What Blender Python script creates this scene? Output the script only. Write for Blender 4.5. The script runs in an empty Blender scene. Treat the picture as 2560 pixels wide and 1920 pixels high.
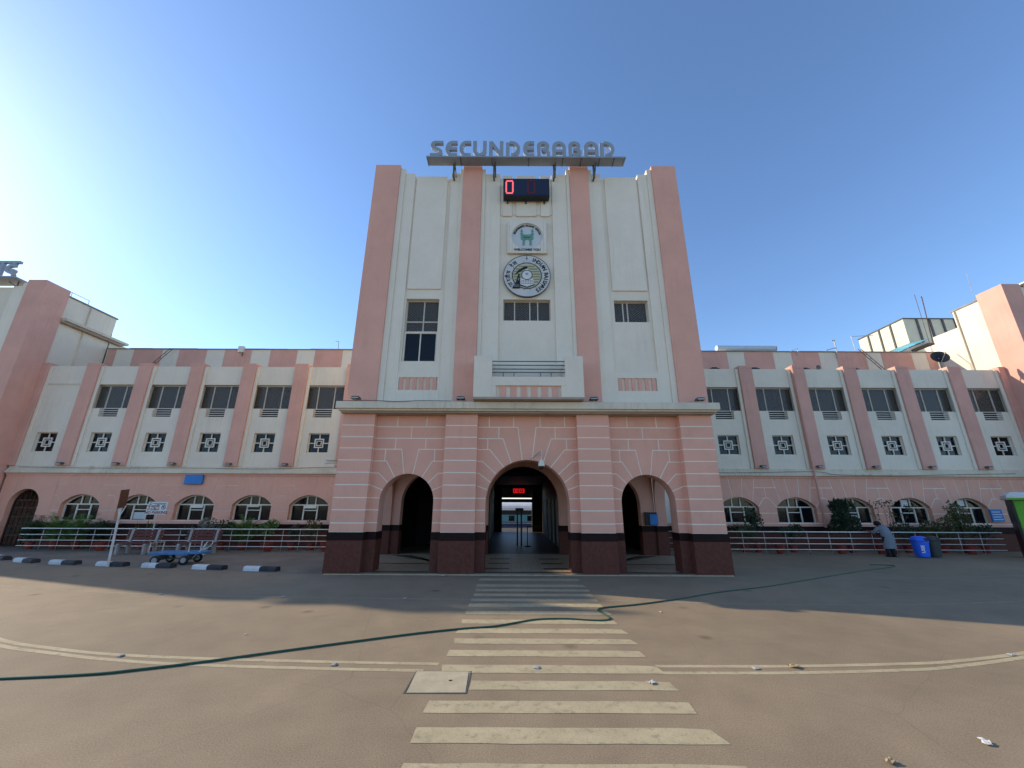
import bpy, math, random
from mathutils import Vector, Matrix
from mathutils.geometry import tessellate_polygon
R = math.radians
random.seed(7)
sc = bpy.context.scene
COL = sc.collection

# ------------------------------------------------------------------ camera, sky, sun, exposure
cd = bpy.data.cameras.new('camera')
cam = bpy.data.objects.new('camera', cd); COL.objects.link(cam)
cd.sensor_width = 36.0; cd.lens = 36.0 * 1000 / 2560; cd.clip_end = 2000; cd.clip_start = 0.05
cam.location = (0, 0, 1.9)
cam.rotation_euler = (Matrix.Rotation(R(90 + 16.9), 3, 'X') @ Matrix.Rotation(R(0.25), 3, 'Z')).to_euler()
sc.camera = cam

SUN_EL, SUN_AZ = R(25.2), R(70.6)          # azimuth measured to the left of +Y
sun_dir = Vector((-math.sin(SUN_AZ) * math.cos(SUN_EL), math.cos(SUN_AZ) * math.cos(SUN_EL), math.sin(SUN_EL)))
w = bpy.data.worlds.new('World'); sc.world = w; w.use_nodes = True
nt = w.node_tree
sky = nt.nodes.new('ShaderNodeTexSky'); sky.sky_type = 'NISHITA'; sky.sun_disc = False
sky.sun_elevation = SUN_EL; sky.sun_rotation = -SUN_AZ
sky.air_density = 0.95; sky.dust_density = 0.25; sky.ozone_density = 4.5; sky.altitude = 0
bg = nt.nodes['Background']; bg.inputs['Strength'].default_value = 0.15
nt.links.new(sky.outputs[0], bg.inputs['Color'])
sd = bpy.data.lights.new('sun', 'SUN'); sd.energy = 3.1; sd.angle = R(0.6); sd.color = (1.0, 0.87, 0.67)
so = bpy.data.objects.new('sun', sd); COL.objects.link(so)
so.rotation_euler = sun_dir.to_track_quat('Z', 'Y').to_euler(); so.location = (-30, 20, 40)
sc.view_settings.view_transform = 'Standard'; sc.view_settings.look = 'None'
sc.view_settings.gamma = 1; sc.view_settings.use_curve_mapping = False
sc.view_settings.exposure = 0.82

# ------------------------------------------------------------------ materials
M = {}
def _new(name):
    m = bpy.data.materials.new(name); m.use_nodes = True
    M[name] = m
    n = m.node_tree.nodes; l = m.node_tree.links
    return m, n, l, n['Principled BSDF']
def _noise(n, l, src, scale, detail=4, rough=0.6, mapping=None):
    t = n.new('ShaderNodeTexNoise'); t.inputs['Scale'].default_value = scale
    t.inputs['Detail'].default_value = detail; t.inputs['Roughness'].default_value = rough
    if mapping:
        mp = n.new('ShaderNodeMapping'); mp.inputs['Scale'].default_value = mapping
        l.new(src, mp.inputs['Vector']); src = mp.outputs[0]
    l.new(src, t.inputs['Vector']); return t.outputs['Fac']
def _ramp(n, l, fac, p0, c0, p1, c1):
    r = n.new('ShaderNodeValToRGB'); e = r.color_ramp.elements
    e[0].position = p0; e[0].color = (*c0, 1); e[1].position = p1; e[1].color = (*c1, 1)
    l.new(fac, r.inputs[0]); return r.outputs[0]
def _mix(n, l, mode, fac, a, b):
    x = n.new('ShaderNodeMix'); x.data_type = 'RGBA'; x.blend_type = mode
    if isinstance(fac, (int, float)): x.inputs[0].default_value = fac
    else: l.new(fac, x.inputs[0])
    for sock, val in ((x.inputs[6], a), (x.inputs[7], b)):
        if isinstance(val, tuple): sock.default_value = (*val, 1)
        else: l.new(val, sock)
    return x.outputs[2]
def mat(name, col, rough=0.8, var=0.12, scale=1.2, bump=0.15, bscale=60, spec=0.3, metal=0.0, streak=0.0, dirt=None, dirtamt=0.0, bdist=0.004):
    m, n, l, b = _new(name)
    g = n.new('ShaderNodeNewGeometry').outputs['Position']
    f = _noise(n, l, g, scale, 5, 0.65)
    k0 = tuple(c * (1 - var) for c in col); k1 = tuple(min(1, c * (1 + var)) for c in col)
    c = _ramp(n, l, f, 0.3, k0, 0.7, k1)
    f2 = _noise(n, l, g, scale * 22, 3, 0.6)
    c = _mix(n, l, 'MULTIPLY', 0.6 * var + 0.05, c, _ramp(n, l, f2, 0.3, (0.55,) * 3, 0.65, (1.0,) * 3))
    if streak:
        f3 = _noise(n, l, g, 1.0, 6, 0.75, (7, 7, 0.45)); pt = _noise(n, l, g, 0.45, 4, 0.6)
        sf = _mix(n, l, 'MULTIPLY', 1.0, _ramp(n, l, f3, 0.50, (0,) * 3, 0.72, (1,) * 3), _ramp(n, l, pt, 0.42, (0,) * 3, 0.62, (min(1, streak * 5),) * 3))
        c = _mix(n, l, 'MULTIPLY', sf, c, (0.62, 0.57, 0.50))
        oi_ = n.new('ShaderNodeObjectInfo')
        c = _mix(n, l, 'MULTIPLY', 1.0, c, _ramp(n, l, oi_.outputs['Random'], 0.0, (0.95, 0.945, 0.94), 1.0, (1.0, 1.0, 1.0)))
    if dirt:
        f4 = _noise(n, l, g, 0.55, 6, 0.7)
        c = _mix(n, l, 'MIX', _ramp(n, l, f4, 0.5, (0,) * 3, 0.75, (dirtamt,) * 3), c, dirt)
    l.new(c, b.inputs['Base Color'])
    b.inputs['Roughness'].default_value = rough; b.inputs['Metallic'].default_value = metal
    b.inputs['Specular IOR Level'].default_value = spec
    if bump:
        fb = _noise(n, l, g, bscale, 4, 0.6)
        bp = n.new('ShaderNodeBump'); bp.inputs['Strength'].default_value = bump; bp.inputs['Distance'].default_value = bdist
        l.new(fb, bp.inputs['Height']); l.new(bp.outputs[0], b.inputs['Normal'])
    return m
mat('white_plaster', (0.82, 0.72, 0.57), 0.85, 0.05, 0.7, 0.5, 45, streak=0.07, dirt=(0.58, 0.48, 0.36), dirtamt=0.35)
mat('white_strip', (0.83, 0.73, 0.58), 0.85, 0.05, 0.9, 0.5, 45, streak=0.07)
mat('rose_plaster', (0.77, 0.40, 0.295), 0.85, 0.07, 0.8, 0.5, 45, streak=0.07)
mat('mauve_plaster', (0.72, 0.39, 0.30), 0.85, 0.08, 0.8, 0.5, 45, streak=0.10)
mat('salmon_block', (0.82, 0.425, 0.305), 0.8, 0.08, 1.1, 0.5, 45, streak=0.06, dirt=(0.66, 0.33, 0.24), dirtamt=0.5)
mat('joint_white', (0.90, 0.80, 0.66), 0.85, 0.06, 2, 0.2, 60)
mat('joint_faded', (0.80, 0.58, 0.46), 0.85, 0.2, 1.5, 0.2, 60)
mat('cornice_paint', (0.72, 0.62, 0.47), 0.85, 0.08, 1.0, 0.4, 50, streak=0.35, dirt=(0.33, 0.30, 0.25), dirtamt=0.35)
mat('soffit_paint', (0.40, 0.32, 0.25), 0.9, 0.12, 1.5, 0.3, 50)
mat('maroon_granite', (0.125, 0.042, 0.030), 0.5, 0.2, 9, 0.05, 150, spec=0.12)
mat('black_granite', (0.020, 0.009, 0.008), 0.5, 0.3, 12, 0.03, 150, spec=0.1)
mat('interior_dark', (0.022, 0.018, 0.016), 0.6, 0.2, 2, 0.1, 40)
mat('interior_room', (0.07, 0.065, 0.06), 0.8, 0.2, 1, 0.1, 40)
mat('frame_white', (0.76, 0.69, 0.57), 0.5, 0.08, 4, 0.1, 90, spec=0.4)
mat('bar_grey', (0.42, 0.42, 0.41), 0.5, 0.12, 4, 0.1, 90)
mat('roof_concrete', (0.27, 0.25, 0.22), 0.9, 0.2, 1.5, 0.5, 30, dirt=(0.10, 0.09, 0.08), dirtamt=0.6)
mat('sheet_grey', (0.27, 0.30, 0.33), 0.45, 0.12, 2, 0.1, 40, spec=0.5)
mat('letter_blue', (0.29, 0.32, 0.355), 0.4, 0.06, 2, 0.05, 60, spec=0.5)
mat('steel', (0.78, 0.74, 0.68), 0.32, 0.05, 6, 0.0, metal=0.35)
mat('steel_dull', (0.42, 0.40, 0.37), 0.45, 0.15, 6, 0.1, 80, metal=0.5)
mat('rust', (0.12, 0.055, 0.035), 0.85, 0.35, 7, 0.4, 90)
mat('pole_white', (0.55, 0.54, 0.51), 0.6, 0.18, 5, 0.2, 80, dirt=(0.2, 0.13, 0.09), dirtamt=0.5)
mat('black_plastic', (0.018, 0.018, 0.02), 0.4, 0.2, 5, 0.1, 80)
mat('black_paint', (0.03, 0.03, 0.033), 0.7, 0.3, 9, 0.5, 60, dirt=(0.12, 0.11, 0.10), dirtamt=0.6)
mat('kerb_white', (0.62, 0.61, 0.60), 0.8, 0.12, 6, 0.6, 60, dirt=(0.25, 0.23, 0.2), dirtamt=0.55)
mat('concrete', (0.34, 0.33, 0.31), 0.9, 0.15, 4, 0.6, 50)
mat('bench_red', (0.13, 0.035, 0.03), 0.6, 0.2, 7, 0.3, 60)
mat('trolley_blue', (0.05, 0.20, 0.42), 0.5, 0.2, 5, 0.2, 60, dirt=(0.13, 0.09, 0.06), dirtamt=0.45)
mat('rubber', (0.02, 0.02, 0.02), 0.75, 0.2, 9, 0.3, 90)
mat('bin_blue', (0.02, 0.13, 0.75), 0.35, 0.06, 4, 0.05, 80, spec=0.5)
mat('bin_grey', (0.045, 0.052, 0.05), 0.45, 0.1, 4, 0.05, 80)
mat('pot_red', (0.24, 0.035, 0.025), 0.7, 0.25, 6, 0.3, 70)
mat('soil', (0.05, 0.035, 0.025), 0.95, 0.3, 9, 0.8, 60)
mat('board_blue', (0.035, 0.20, 0.52), 0.45, 0.1, 3, 0.1, 70)
mat('board_white', (0.70, 0.69, 0.66), 0.5, 0.06, 4, 0.1, 70)
mat('ink_red', (0.22, 0.05, 0.04), 0.6, 0.1, 5, 0)
mat('ink_black', (0.02, 0.02, 0.02), 0.6, 0.1, 5, 0)
mat('ink_white', (0.75, 0.76, 0.78), 0.6, 0.1, 5, 0)
mat('emblem_face', (0.60, 0.58, 0.53), 0.35, 0.06, 3, 0.05, 60, spec=0.5)
mat('emblem_olive', (0.28, 0.27, 0.11), 0.5, 0.1, 5, 0.05)
mat('emblem_cream', (0.52, 0.50, 0.38), 0.5, 0.1, 5, 0.05)
mat('plaque_face', (0.78, 0.69, 0.56), 0.5, 0.05, 5, 0.1, 60)
mat('plaque_sky', (0.58, 0.60, 0.58), 0.5, 0.05, 5, 0.05)
mat('monument_green', (0.16, 0.33, 0.25), 0.55, 0.15, 9, 0.1)
mat('hose_green', (0.012, 0.075, 0.04), 0.4, 0.1, 20, 0.1, 90, spec=0.5)
mat('slab_concrete', (0.46, 0.385, 0.26), 0.85, 0.14, 6, 0.5, 70, dirt=(0.2, 0.16, 0.11), dirtamt=0.5)
mat('paper', (0.62, 0.60, 0.57), 0.8, 0.12, 20, 0.2, 90)
mat('paper_brown', (0.45, 0.31, 0.17), 0.8, 0.25, 20, 0.2, 90)
mat('tank_panel', (0.66, 0.62, 0.46), 0.6, 0.08, 2, 0.3, 25, bdist=0.02)
mat('tank_rib', (0.11, 0.11, 0.11), 0.7, 0.15, 4, 0.1)
mat('heater_white', (0.55, 0.60, 0.64), 0.35, 0.05, 3, 0.05, spec=0.5)
mat('turquoise_sheet', (0.12, 0.42, 0.50), 0.5, 0.15, 3, 0.2, 40)
mat('kiosk_green', (0.14, 0.42, 0.03), 0.45, 0.1, 3, 0.05)
mat('kiosk_white', (0.68, 0.70, 0.66), 0.45, 0.06, 3, 0.05)
mat('wood_dark', (0.035, 0.018, 0.012), 0.6, 0.3, 6, 0.3, 60)
mat('coach_blue', (0.025, 0.05, 0.14), 0.4, 0.1, 3, 0.05, spec=0.5)
mat('coach_teal', (0.10, 0.30, 0.38), 0.4, 0.08, 3, 0.05, spec=0.5)
mat('coach_roof', (0.66, 0.65, 0.65), 0.5, 0.08, 2, 0.05)
mat('coach_dark', (0.02, 0.02, 0.022), 0.6, 0.2, 3, 0.1)
mat('skin', (0.16, 0.075, 0.045), 0.55, 0.08, 12, 0.1)
mat('shirt_grey', (0.20, 0.225, 0.26), 0.9, 0.1, 7, 0.3, 70)
mat('trouser_dark', (0.02, 0.02, 0.026), 0.9, 0.1, 7, 0.3, 70)
mat('hair_black', (0.01, 0.009, 0.008), 0.6, 0.2, 40, 0.4, 90)
mat('bark', (0.09, 0.06, 0.04), 0.9, 0.3, 9, 0.6, 50)
def leaf(name, c0, c1):
    m, n, l, b = _new(name)
    o = n.new('ShaderNodeObjectInfo'); g = n.new('ShaderNodeNewGeometry')
    f = _noise(n, l, g.outputs['Position'], 6.0, 3)
    l.new(_ramp(n, l, f, 0.3, c0, 0.7, c1), b.inputs['Base Color'])
    b.inputs['Roughness'].default_value = 0.55
leaf('leaf_bright', (0.05, 0.12, 0.022), (0.12, 0.23, 0.045))
leaf('leaf_dark', (0.012, 0.03, 0.014), (0.035, 0.07, 0.028))
leaf('leaf_olive', (0.05, 0.065, 0.02), (0.10, 0.11, 0.035))
leaf('leaf_grey', (0.10, 0.12, 0.10), (0.2, 0.22, 0.19))
def glass(name, tint, base=(0.012, 0.014, 0.017)):
    m, n, l, b = _new(name)
    out = n['Material Output']
    tr = n.new('ShaderNodeBsdfTransparent'); tr.inputs[0].default_value = (*tint, 1)
    b.inputs['Base Color'].default_value = (*base, 1); b.inputs['Roughness'].default_value = 0.06
    b.inputs['Specular IOR Level'].default_value = 0.5
    mx = n.new('ShaderNodeMixShader'); mx.inputs[0].default_value = 0.55
    l.new(tr.outputs[0], mx.inputs[1]); l.new(b.outputs[0], mx.inputs[2]); l.new(mx.outputs[0], out.inputs[0])
glass('pane', (0.55, 0.58, 0.6)); glass('pane_blue', (0.4, 0.5, 0.62), (0.035, 0.07, 0.12))
def mesh_screen():
    m, n, l, b = _new('diamond_mesh')
    g = n.new('ShaderNodeNewGeometry'); sp = n.new('ShaderNodeSeparateXYZ'); l.new(g.outputs['Position'], sp.inputs[0])
    def ma(op, a, bb=None):
        x = n.new('ShaderNodeMath'); x.operation = op
        for i, v in enumerate((a, bb)):
            if v is None: continue
            if isinstance(v, (int, float)): x.inputs[i].default_value = v
            else: l.new(v, x.inputs[i])
        return x.outputs[0]
    xs = ma('MULTIPLY', sp.outputs[0], 9.0); zs = ma('MULTIPLY', sp.outputs[2], 15.0)
    k = []
    for op in ('ADD', 'SUBTRACT'):
        fr = ma('FRACT', ma(op, xs, zs)); k.append(ma('LESS_THAN', fr, 0.09))
    line = ma('MAXIMUM', k[0], k[1])
    tr = n.new('ShaderNodeBsdfTransparent'); mx = n.new('ShaderNodeMixShader')
    b.inputs['Base Color'].default_value = (0.42, 0.36, 0.28, 1); b.inputs['Roughness'].default_value = 0.6
    l.new(line, mx.inputs[0]); l.new(tr.outputs[0], mx.inputs[1]); l.new(b.outputs[0], mx.inputs[2])
    l.new(mx.outputs[0], n['Material Output'].inputs[0])
mesh_screen()
def emit(name, col, s):
    m, n, l, b = _new(name); b.inputs['Base Color'].default_value = (0.05, 0.0, 0.0, 1)
    b.inputs['Emission Color'].default_value = (*col, 1); b.inputs['Emission Strength'].default_value = s
emit('led_bright', (1.0, 0.012, 0.02), 0.7); emit('led_pale', (0.9, 0.13, 0.15), 0.75); emit('led_dim', (0.35, 0.01, 0.02), 0.05)
def ground_mats():
    # dusty asphalt: large drifts of dust, tyre polish, stone speckle
    m, n, l, b = _new('asphalt')
    g = n.new('ShaderNodeNewGeometry').outputs['Position']
    big = _noise(n, l, g, 0.22, 6, 0.62); mid = _noise(n, l, g, 1.7, 5, 0.65); fine = _noise(n, l, g, 70, 3, 0.7)
    c = _ramp(n, l, big, 0.32, (0.262, 0.200, 0.128), 0.70, (0.362, 0.268, 0.170))
    c = _mix(n, l, 'MULTIPLY', 0.5, c, _ramp(n, l, mid, 0.3, (0.74, 0.73, 0.72), 0.65, (1.06, 1.05, 1.03)))
    c = _mix(n, l, 'MULTIPLY', 0.55, c, _ramp(n, l, fine, 0.34, (0.5,) * 3, 0.62, (1.18,) * 3))
    rust = _noise(n, l, g, 0.9, 4, 0.6, (1, 1, 1))
    c = _mix(n, l, 'MIX', _ramp(n, l, rust, 0.67, (0,) * 3, 0.80, (0.35,) * 3), c, (0.24, 0.15, 0.08))
    dk = _noise(n, l, g, 0.6, 5, 0.75, (0.5, 1.4, 1))
    c = _mix(n, l, 'MIX', _ramp(n, l, dk, 0.62, (0,) * 3, 0.74, (0.4,) * 3), c, (0.13, 0.115, 0.095))
    v = n.new('ShaderNodeTexVoronoi'); v.inputs['Scale'].default_value = 0.9; v.inputs['Randomness'].default_value = 1.0; l.new(g, v.inputs['Vector'])
    c = _mix(n, l, 'MULTIPLY', 0.75, c, _ramp(n, l, v.outputs['Distance'], 0.02, (0.45, 0.43, 0.40), 0.13, (1, 1, 1)))
    wp = n.new('ShaderNodeMix'); wp.data_type = 'VECTOR'; wp.inputs[0].default_value = 0.12; l.new(g, wp.inputs[4])
    wn = n.new('ShaderNodeTexNoise'); wn.inputs['Scale'].default_value = 1.6; wn.inputs['Detail'].default_value = 5; l.new(g, wn.inputs['Vector']); l.new(wn.outputs['Color'], wp.inputs[5])
    cr = n.new('ShaderNodeTexVoronoi'); cr.feature = 'DISTANCE_TO_EDGE'; cr.inputs['Scale'].default_value = 0.33; l.new(wp.outputs[1], cr.inputs['Vector'])
    msk = _ramp(n, l, _noise(n, l, g, 0.4, 3), 0.5, (1, 1, 1), 0.6, (0, 0, 0))
    ck = _ramp(n, l, cr.outputs['Distance'], 0.001, (0.16,) * 3, 0.004, (0,) * 3)
    c = _mix(n, l, 'MIX', _mix(n, l, 'MULTIPLY', 1.0, ck, msk), c, (0.07, 0.06, 0.05))
    l.new(c, b.inputs['Base Color']); b.inputs['Roughness'].default_value = 0.85; b.inputs['Specular IOR Level'].default_value = 0.25
    bp = n.new('ShaderNodeBump'); bp.inputs['Strength'].default_value = 0.55; bp.inputs['Distance'].default_value = 0.006
    l.new(fine, bp.inputs['Height']); l.new(bp.outputs[0], b.inputs['Normal'])
    # worn paint
    for name, col, cut in (('road_paint', (0.50, 0.41, 0.25), 0.52), ('road_paint_faint', (0.36, 0.31, 0.22), 0.47)):
        m, n, l, b = _new(name)
        g = n.new('ShaderNodeNewGeometry').outputs['Position']
        a = _noise(n, l, g, 9, 6, 0.75); f2 = _noise(n, l, g, 75, 3, 0.7); md = _noise(n, l, g, 2.2, 4, 0.6)
        c = _ramp(n, l, md, 0.3, tuple(x * 0.85 for x in col), 0.7, tuple(x * 1.08 for x in col))
        c = _mix(n, l, 'MIX', _ramp(n, l, a, cut, (0.06,) * 3, cut + 0.16, (0.8,) * 3), c, (0.25, 0.20, 0.14))
        c = _mix(n, l, 'MULTIPLY', 0.4, c, _ramp(n, l, f2, 0.34, (0.6,) * 3, 0.62, (1.1,) * 3))
        l.new(c, b.inputs['Base Color']); b.inputs['Roughness'].default_value = 0.85; b.inputs['Specular IOR Level'].default_value = 0.2
        bp = n.new('ShaderNodeBump'); bp.inputs['Strength'].default_value = 0.4; bp.inputs['Distance'].default_value = 0.004
        l.new(f2, bp.inputs['Height']); l.new(bp.outputs[0], b.inputs['Normal'])
    # tiled porch floor
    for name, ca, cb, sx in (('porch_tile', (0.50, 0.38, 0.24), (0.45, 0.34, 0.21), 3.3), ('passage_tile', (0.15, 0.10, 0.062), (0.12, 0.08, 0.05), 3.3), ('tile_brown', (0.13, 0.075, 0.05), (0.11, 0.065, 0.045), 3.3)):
        m, n, l, b = _new(name)
        g = n.new('ShaderNodeNewGeometry').outputs['Position']
        t = n.new('ShaderNodeTexBrick'); t.offset = 0.0; t.inputs['Scale'].default_value = sx
        t.inputs['Brick Width'].default_value = 1.0; t.inputs['Row Height'].default_value = 1.0; t.inputs['Mortar Size'].default_value = 0.012
        t.inputs['Color1'].default_value = (*ca, 1); t.inputs['Color2'].default_value = (*cb, 1); t.inputs['Mortar'].default_value = (0.09, 0.075, 0.06, 1)
        l.new(g, t.inputs['Vector'])
        md = _noise(n, l, g, 3, 4)
        l.new(_mix(n, l, 'MULTIPLY', 0.5, t.outputs['Color'], _ramp(n, l, md, 0.3, (0.7,) * 3, 0.7, (1,) * 3)), b.inputs['Base Color'])
        b.inputs['Roughness'].default_value = 0.42; b.inputs['Specular IOR Level'].default_value = 0.3
ground_mats()
mat('pavement', (0.22, 0.18, 0.135), 0.88, 0.18, 0.8, 0.6, 60, dirt=(0.13, 0.11, 0.085), dirtamt=0.6, bdist=0.006)

# ------------------------------------------------------------------ mesh helpers
ORG = {}
class MB:
    def __init__(s): s.v = []; s.f = []; s.m = []
    def face(s, pts, mi=0):
        i = len(s.v); s.v += [tuple(p) for p in pts]; s.f.append(list(range(i, i + len(pts)))); s.m.append(mi)
    def box(s, x0, x1, y0, y1, z0, z1, mi=0, skip=''):
        i = len(s.v)
        s.v += [(x0, y0, z0), (x1, y0, z0), (x1, y1, z0), (x0, y1, z0), (x0, y0, z1), (x1, y0, z1), (x1, y1, z1), (x0, y1, z1)]
        for k, q in (('b', (3, 2, 1, 0)), ('t', (4, 5, 6, 7)), ('f', (0, 1, 5, 4)), ('k', (2, 3, 7, 6)), ('l', (3, 0, 4, 7)), ('r', (1, 2, 6, 5))):
            if k not in skip: s.f.append([i + a for a in q]); s.m.append(mi)
        return s
    def prism(s, poly, y0, y1, mf=0, ms=None, back=True):
        ms = mf if ms is None else ms
        n = len(poly); i = len(s.v)
        s.v += [(x, y0, z) for x, z in poly] + [(x, y1, z) for x, z in poly]
        s.f.append(list(range(i, i + n))); s.m.append(mf)
        if back: s.f.append([i + n + k for k in range(n - 1, -1, -1)]); s.m.append(mf)
        for k in range(n):
            j = (k + 1) % n; s.f.append([i + k, i + n + k, i + n + j, i + j]); s.m.append(ms)
        return s
    def holed(s, outer, holes, y0, y1, mf=0, ms=None):
        ms = mf if ms is None else ms
        loops = [outer] + holes
        tris = tessellate_polygon([[Vector((x, z, 0)) for x, z in lp] for lp in loops])
        flat = [p for lp in loops for p in lp]; n = len(flat); i = len(s.v)
        s.v += [(x, y0, z) for x, z in flat] + [(x, y1, z) for x, z in flat]
        for t in tris:
            s.f.append([i + k for k in t]); s.m.append(mf); s.f.append([i + n + k for k in reversed(t)]); s.m.append(mf)
        b = i
        for lp in loops:
            L = len(lp)
            for k in range(L):
                j = (k + 1) % L; s.f.append([b + k, b + n + k, b + n + j, b + j]); s.m.append(ms)
            b += L
        return s
    def tube(s, pts, r, n=6, mi=0, cap=True):
        pts = [Vector(p) for p in pts]; rr = r if isinstance(r, (list, tuple)) else [r] * len(pts)
        i = len(s.v); up = None
        for k, p in enumerate(pts):
            d = (pts[min(k + 1, len(pts) - 1)] - pts[max(k - 1, 0)]).normalized()
            if up is None: up = Vector((0, 0, 1)) if abs(d.z) < 0.9 else Vector((0, 1, 0))
            a = d.cross(up).normalized(); up = a.cross(d).normalized()
            for q in range(n):
                t = 2 * math.pi * q / n
                s.v.append(tuple(p + (a * math.cos(t) + up * math.sin(t)) * rr[k]))
        for k in range(len(pts) - 1):
            for q in range(n):
                q2 = (q + 1) % n
                s.f.append([i + k * n + q, i + k * n + q2, i + (k + 1) * n + q2, i + (k + 1) * n + q]); s.m.append(mi)
        if cap:
            s.f.append([i + q for q in range(n - 1, -1, -1)]); s.m.append(mi)
            e = i + (len(pts) - 1) * n; s.f.append([e + q for q in range(n)]); s.m.append(mi)
        return s
    def loft(s, rings, mi=0, cap=True):
        n = len(rings[0]); i = len(s.v)
        for r_ in rings: s.v += [tuple(p) for p in r_]
        for k in range(len(rings) - 1):
            for q in range(n):
                q2 = (q + 1) % n
                s.f.append([i + k * n + q, i + k * n + q2, i + (k + 1) * n + q2, i + (k + 1) * n + q]); s.m.append(mi)
        if cap:
            s.f.append([i + q for q in range(n - 1, -1, -1)]); s.m.append(mi)
            e = i + (len(rings) - 1) * n; s.f.append([e + q for q in range(n)]); s.m.append(mi)
        return s
    def lathe(s, prof, n=16, c=(0, 0, 0), axis='z', mi=0):
        rings = []
        for r_, h in prof:
            ring = []
            for q in range(n):
                t = 2 * math.pi * q / n; a, b = r_ * math.cos(t), r_ * math.sin(t)
                p = {'z': (a, b, h), 'y': (a, h, b), 'x': (h, a, b)}[axis]
                ring.append((p[0] + c[0], p[1] + c[1], p[2] + c[2]))
            rings.append(ring)
        return s.loft(rings, mi)
    def mesh(s, name, mats, smooth=False, org=(0, 0, 0)):
        me = bpy.data.meshes.new(name)
        ox, oy, oz = org
        me.from_pydata([(x - ox, y - oy, z - oz) for x, y, z in s.v], [], s.f)
        for mm in ([mats] if isinstance(mats, str) else mats): me.materials.append(M[mm])
        me.polygons.foreach_set('material_index', s.m)
        if smooth: me.polygons.foreach_set('use_smooth', [True] * len(s.f))
        me.update(); return me
    def build(s, name, mats, parent=None, local=False, smooth=False, loc=None, bevel=0):
        if parent is not None:
            o = Vector((0, 0, 0)) if local else ORG[parent]
            org = ORG[parent]
        else:
            o = Vector(loc) if loc is not None else Vector((0, 0, 0)); org = o
            if local: o = Vector((0, 0, 0))
        ob = bpy.data.objects.new(name, s.mesh(name, mats, smooth, o)); COL.objects.link(ob)
        if parent is not None: ob.parent = parent
        else: ob.location = org
        ORG[ob] = Vector(org)
        if bevel:
            b = ob.modifiers.new('bevel', 'BEVEL'); b.width = bevel; b.segments = 2; b.limit_method = 'ANGLE'
        return ob
def inst(name, me, parent, wloc):
    ob = bpy.data.objects.new(name, me); COL.objects.link(ob); wloc = Vector(wloc)
    if parent is not None: ob.parent = parent; ob.location = wloc - ORG[parent]
    else: ob.location = wloc
    ORG[ob] = wloc; return ob
def tag(o, label, cat, group=None):
    o['label'] = label; o['category'] = cat
    if group: o['group'] = group
    return o
def thing(name, label, cat, loc=(0, 0, 0), rz=0, group=None, tilt=None):
    o = bpy.data.objects.new(name, None); COL.objects.link(o); o.empty_display_size = 0.2
    o.location = loc; o.rotation_euler = tilt if tilt else (0, 0, rz); ORG[o] = Vector(loc)
    return tag(o, label, cat, group)
def structure(o): o['kind'] = 'structure'; return o
def arc(cx, cz, r, a0, a1, n):
    return [(cx + r * math.cos(R(a0 + (a1 - a0) * k / n)), cz + r * math.sin(R(a0 + (a1 - a0) * k / n))) for k in range(n + 1)]
def rect(x0, x1, z0, z1): return [(x0, z0), (x1, z0), (x1, z1), (x0, z1)]
def area(p): return sum(p[i][0] * p[(i + 1) % len(p)][1] - p[(i + 1) % len(p)][0] * p[i][1] for i in range(len(p))) / 2
def inset(poly, dist):
    """offset every edge inwards by dist(a, b); poly is made counter-clockwise first"""
    if area(poly) < 0: poly = poly[::-1]
    n = len(poly); lines = []
    for i in range(n):
        a, b = poly[i], poly[(i + 1) % n]; d = dist(a, b)
        ux, uz = b[0] - a[0], b[1] - a[1]; L = math.hypot(ux, uz); ux /= L; uz /= L
        lines.append((a[0] - uz * d, a[1] + ux * d, ux, uz))
    out = []
    for i in range(n):
        p, q = lines[i - 1], lines[i]
        cr = p[2] * q[3] - p[3] * q[2]
        if abs(cr) < 1e-4: out.append((q[0], q[1])); continue
        t = ((q[0] - p[0]) * q[3] - (q[1] - p[1]) * q[2]) / cr
        out.append((p[0] + p[2] * t, p[1] + p[3] * t))
    return out
def catmull(pts, k=8):
    P = [Vector(p) for p in pts]; P = [P[0] * 2 - P[1]] + P + [P[-1] * 2 - P[-2]]; out = []
    for i in range(1, len(P) - 2):
        a, b, c, d = P[i - 1:i + 3]
        for j in range(k):
            t = j / k
            out.append(0.5 * ((2 * b) + (c - a) * t + (2 * a - 5 * b + 4 * c - d) * t * t + (3 * b - a - 3 * c + d) * t ** 3))
    out.append(P[-2]); return out
def text_mesh(body, size, mb, pos, mi=0, extrude=0.004, align='CENTER', rot=0.0, squeeze=1.0, bold=0.0):
    """lettering in the x-z plane, facing -Y, added to mb"""
    cu = bpy.data.curves.new('t', 'FONT'); cu.body = body; cu.size = size; cu.extrude = extrude
    cu.align_x = align; cu.align_y = 'CENTER'; cu.resolution_u = 3; cu.offset = bold
    ob = bpy.data.objects.new('t', cu); COL.objects.link(ob)
    dg = bpy.context.evaluated_depsgraph_get(); me = bpy.data.meshes.new_from_object(ob.evaluated_get(dg))
    i = len(mb.v); c, s_ = math.cos(rot), math.sin(rot)
    for v in me.vertices:
        x, z = v.co.x * squeeze, v.co.y
        mb.v.append((pos[0] + x * c - z * s_, pos[1] - v.co.z, pos[2] + x * s_ + z * c))
    for p in me.polygons: mb.f.append([i + k for k in p.vertices]); mb.m.append(mi)
    bpy.data.objects.remove(ob); bpy.data.curves.remove(cu); bpy.data.meshes.remove(me)

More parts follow.
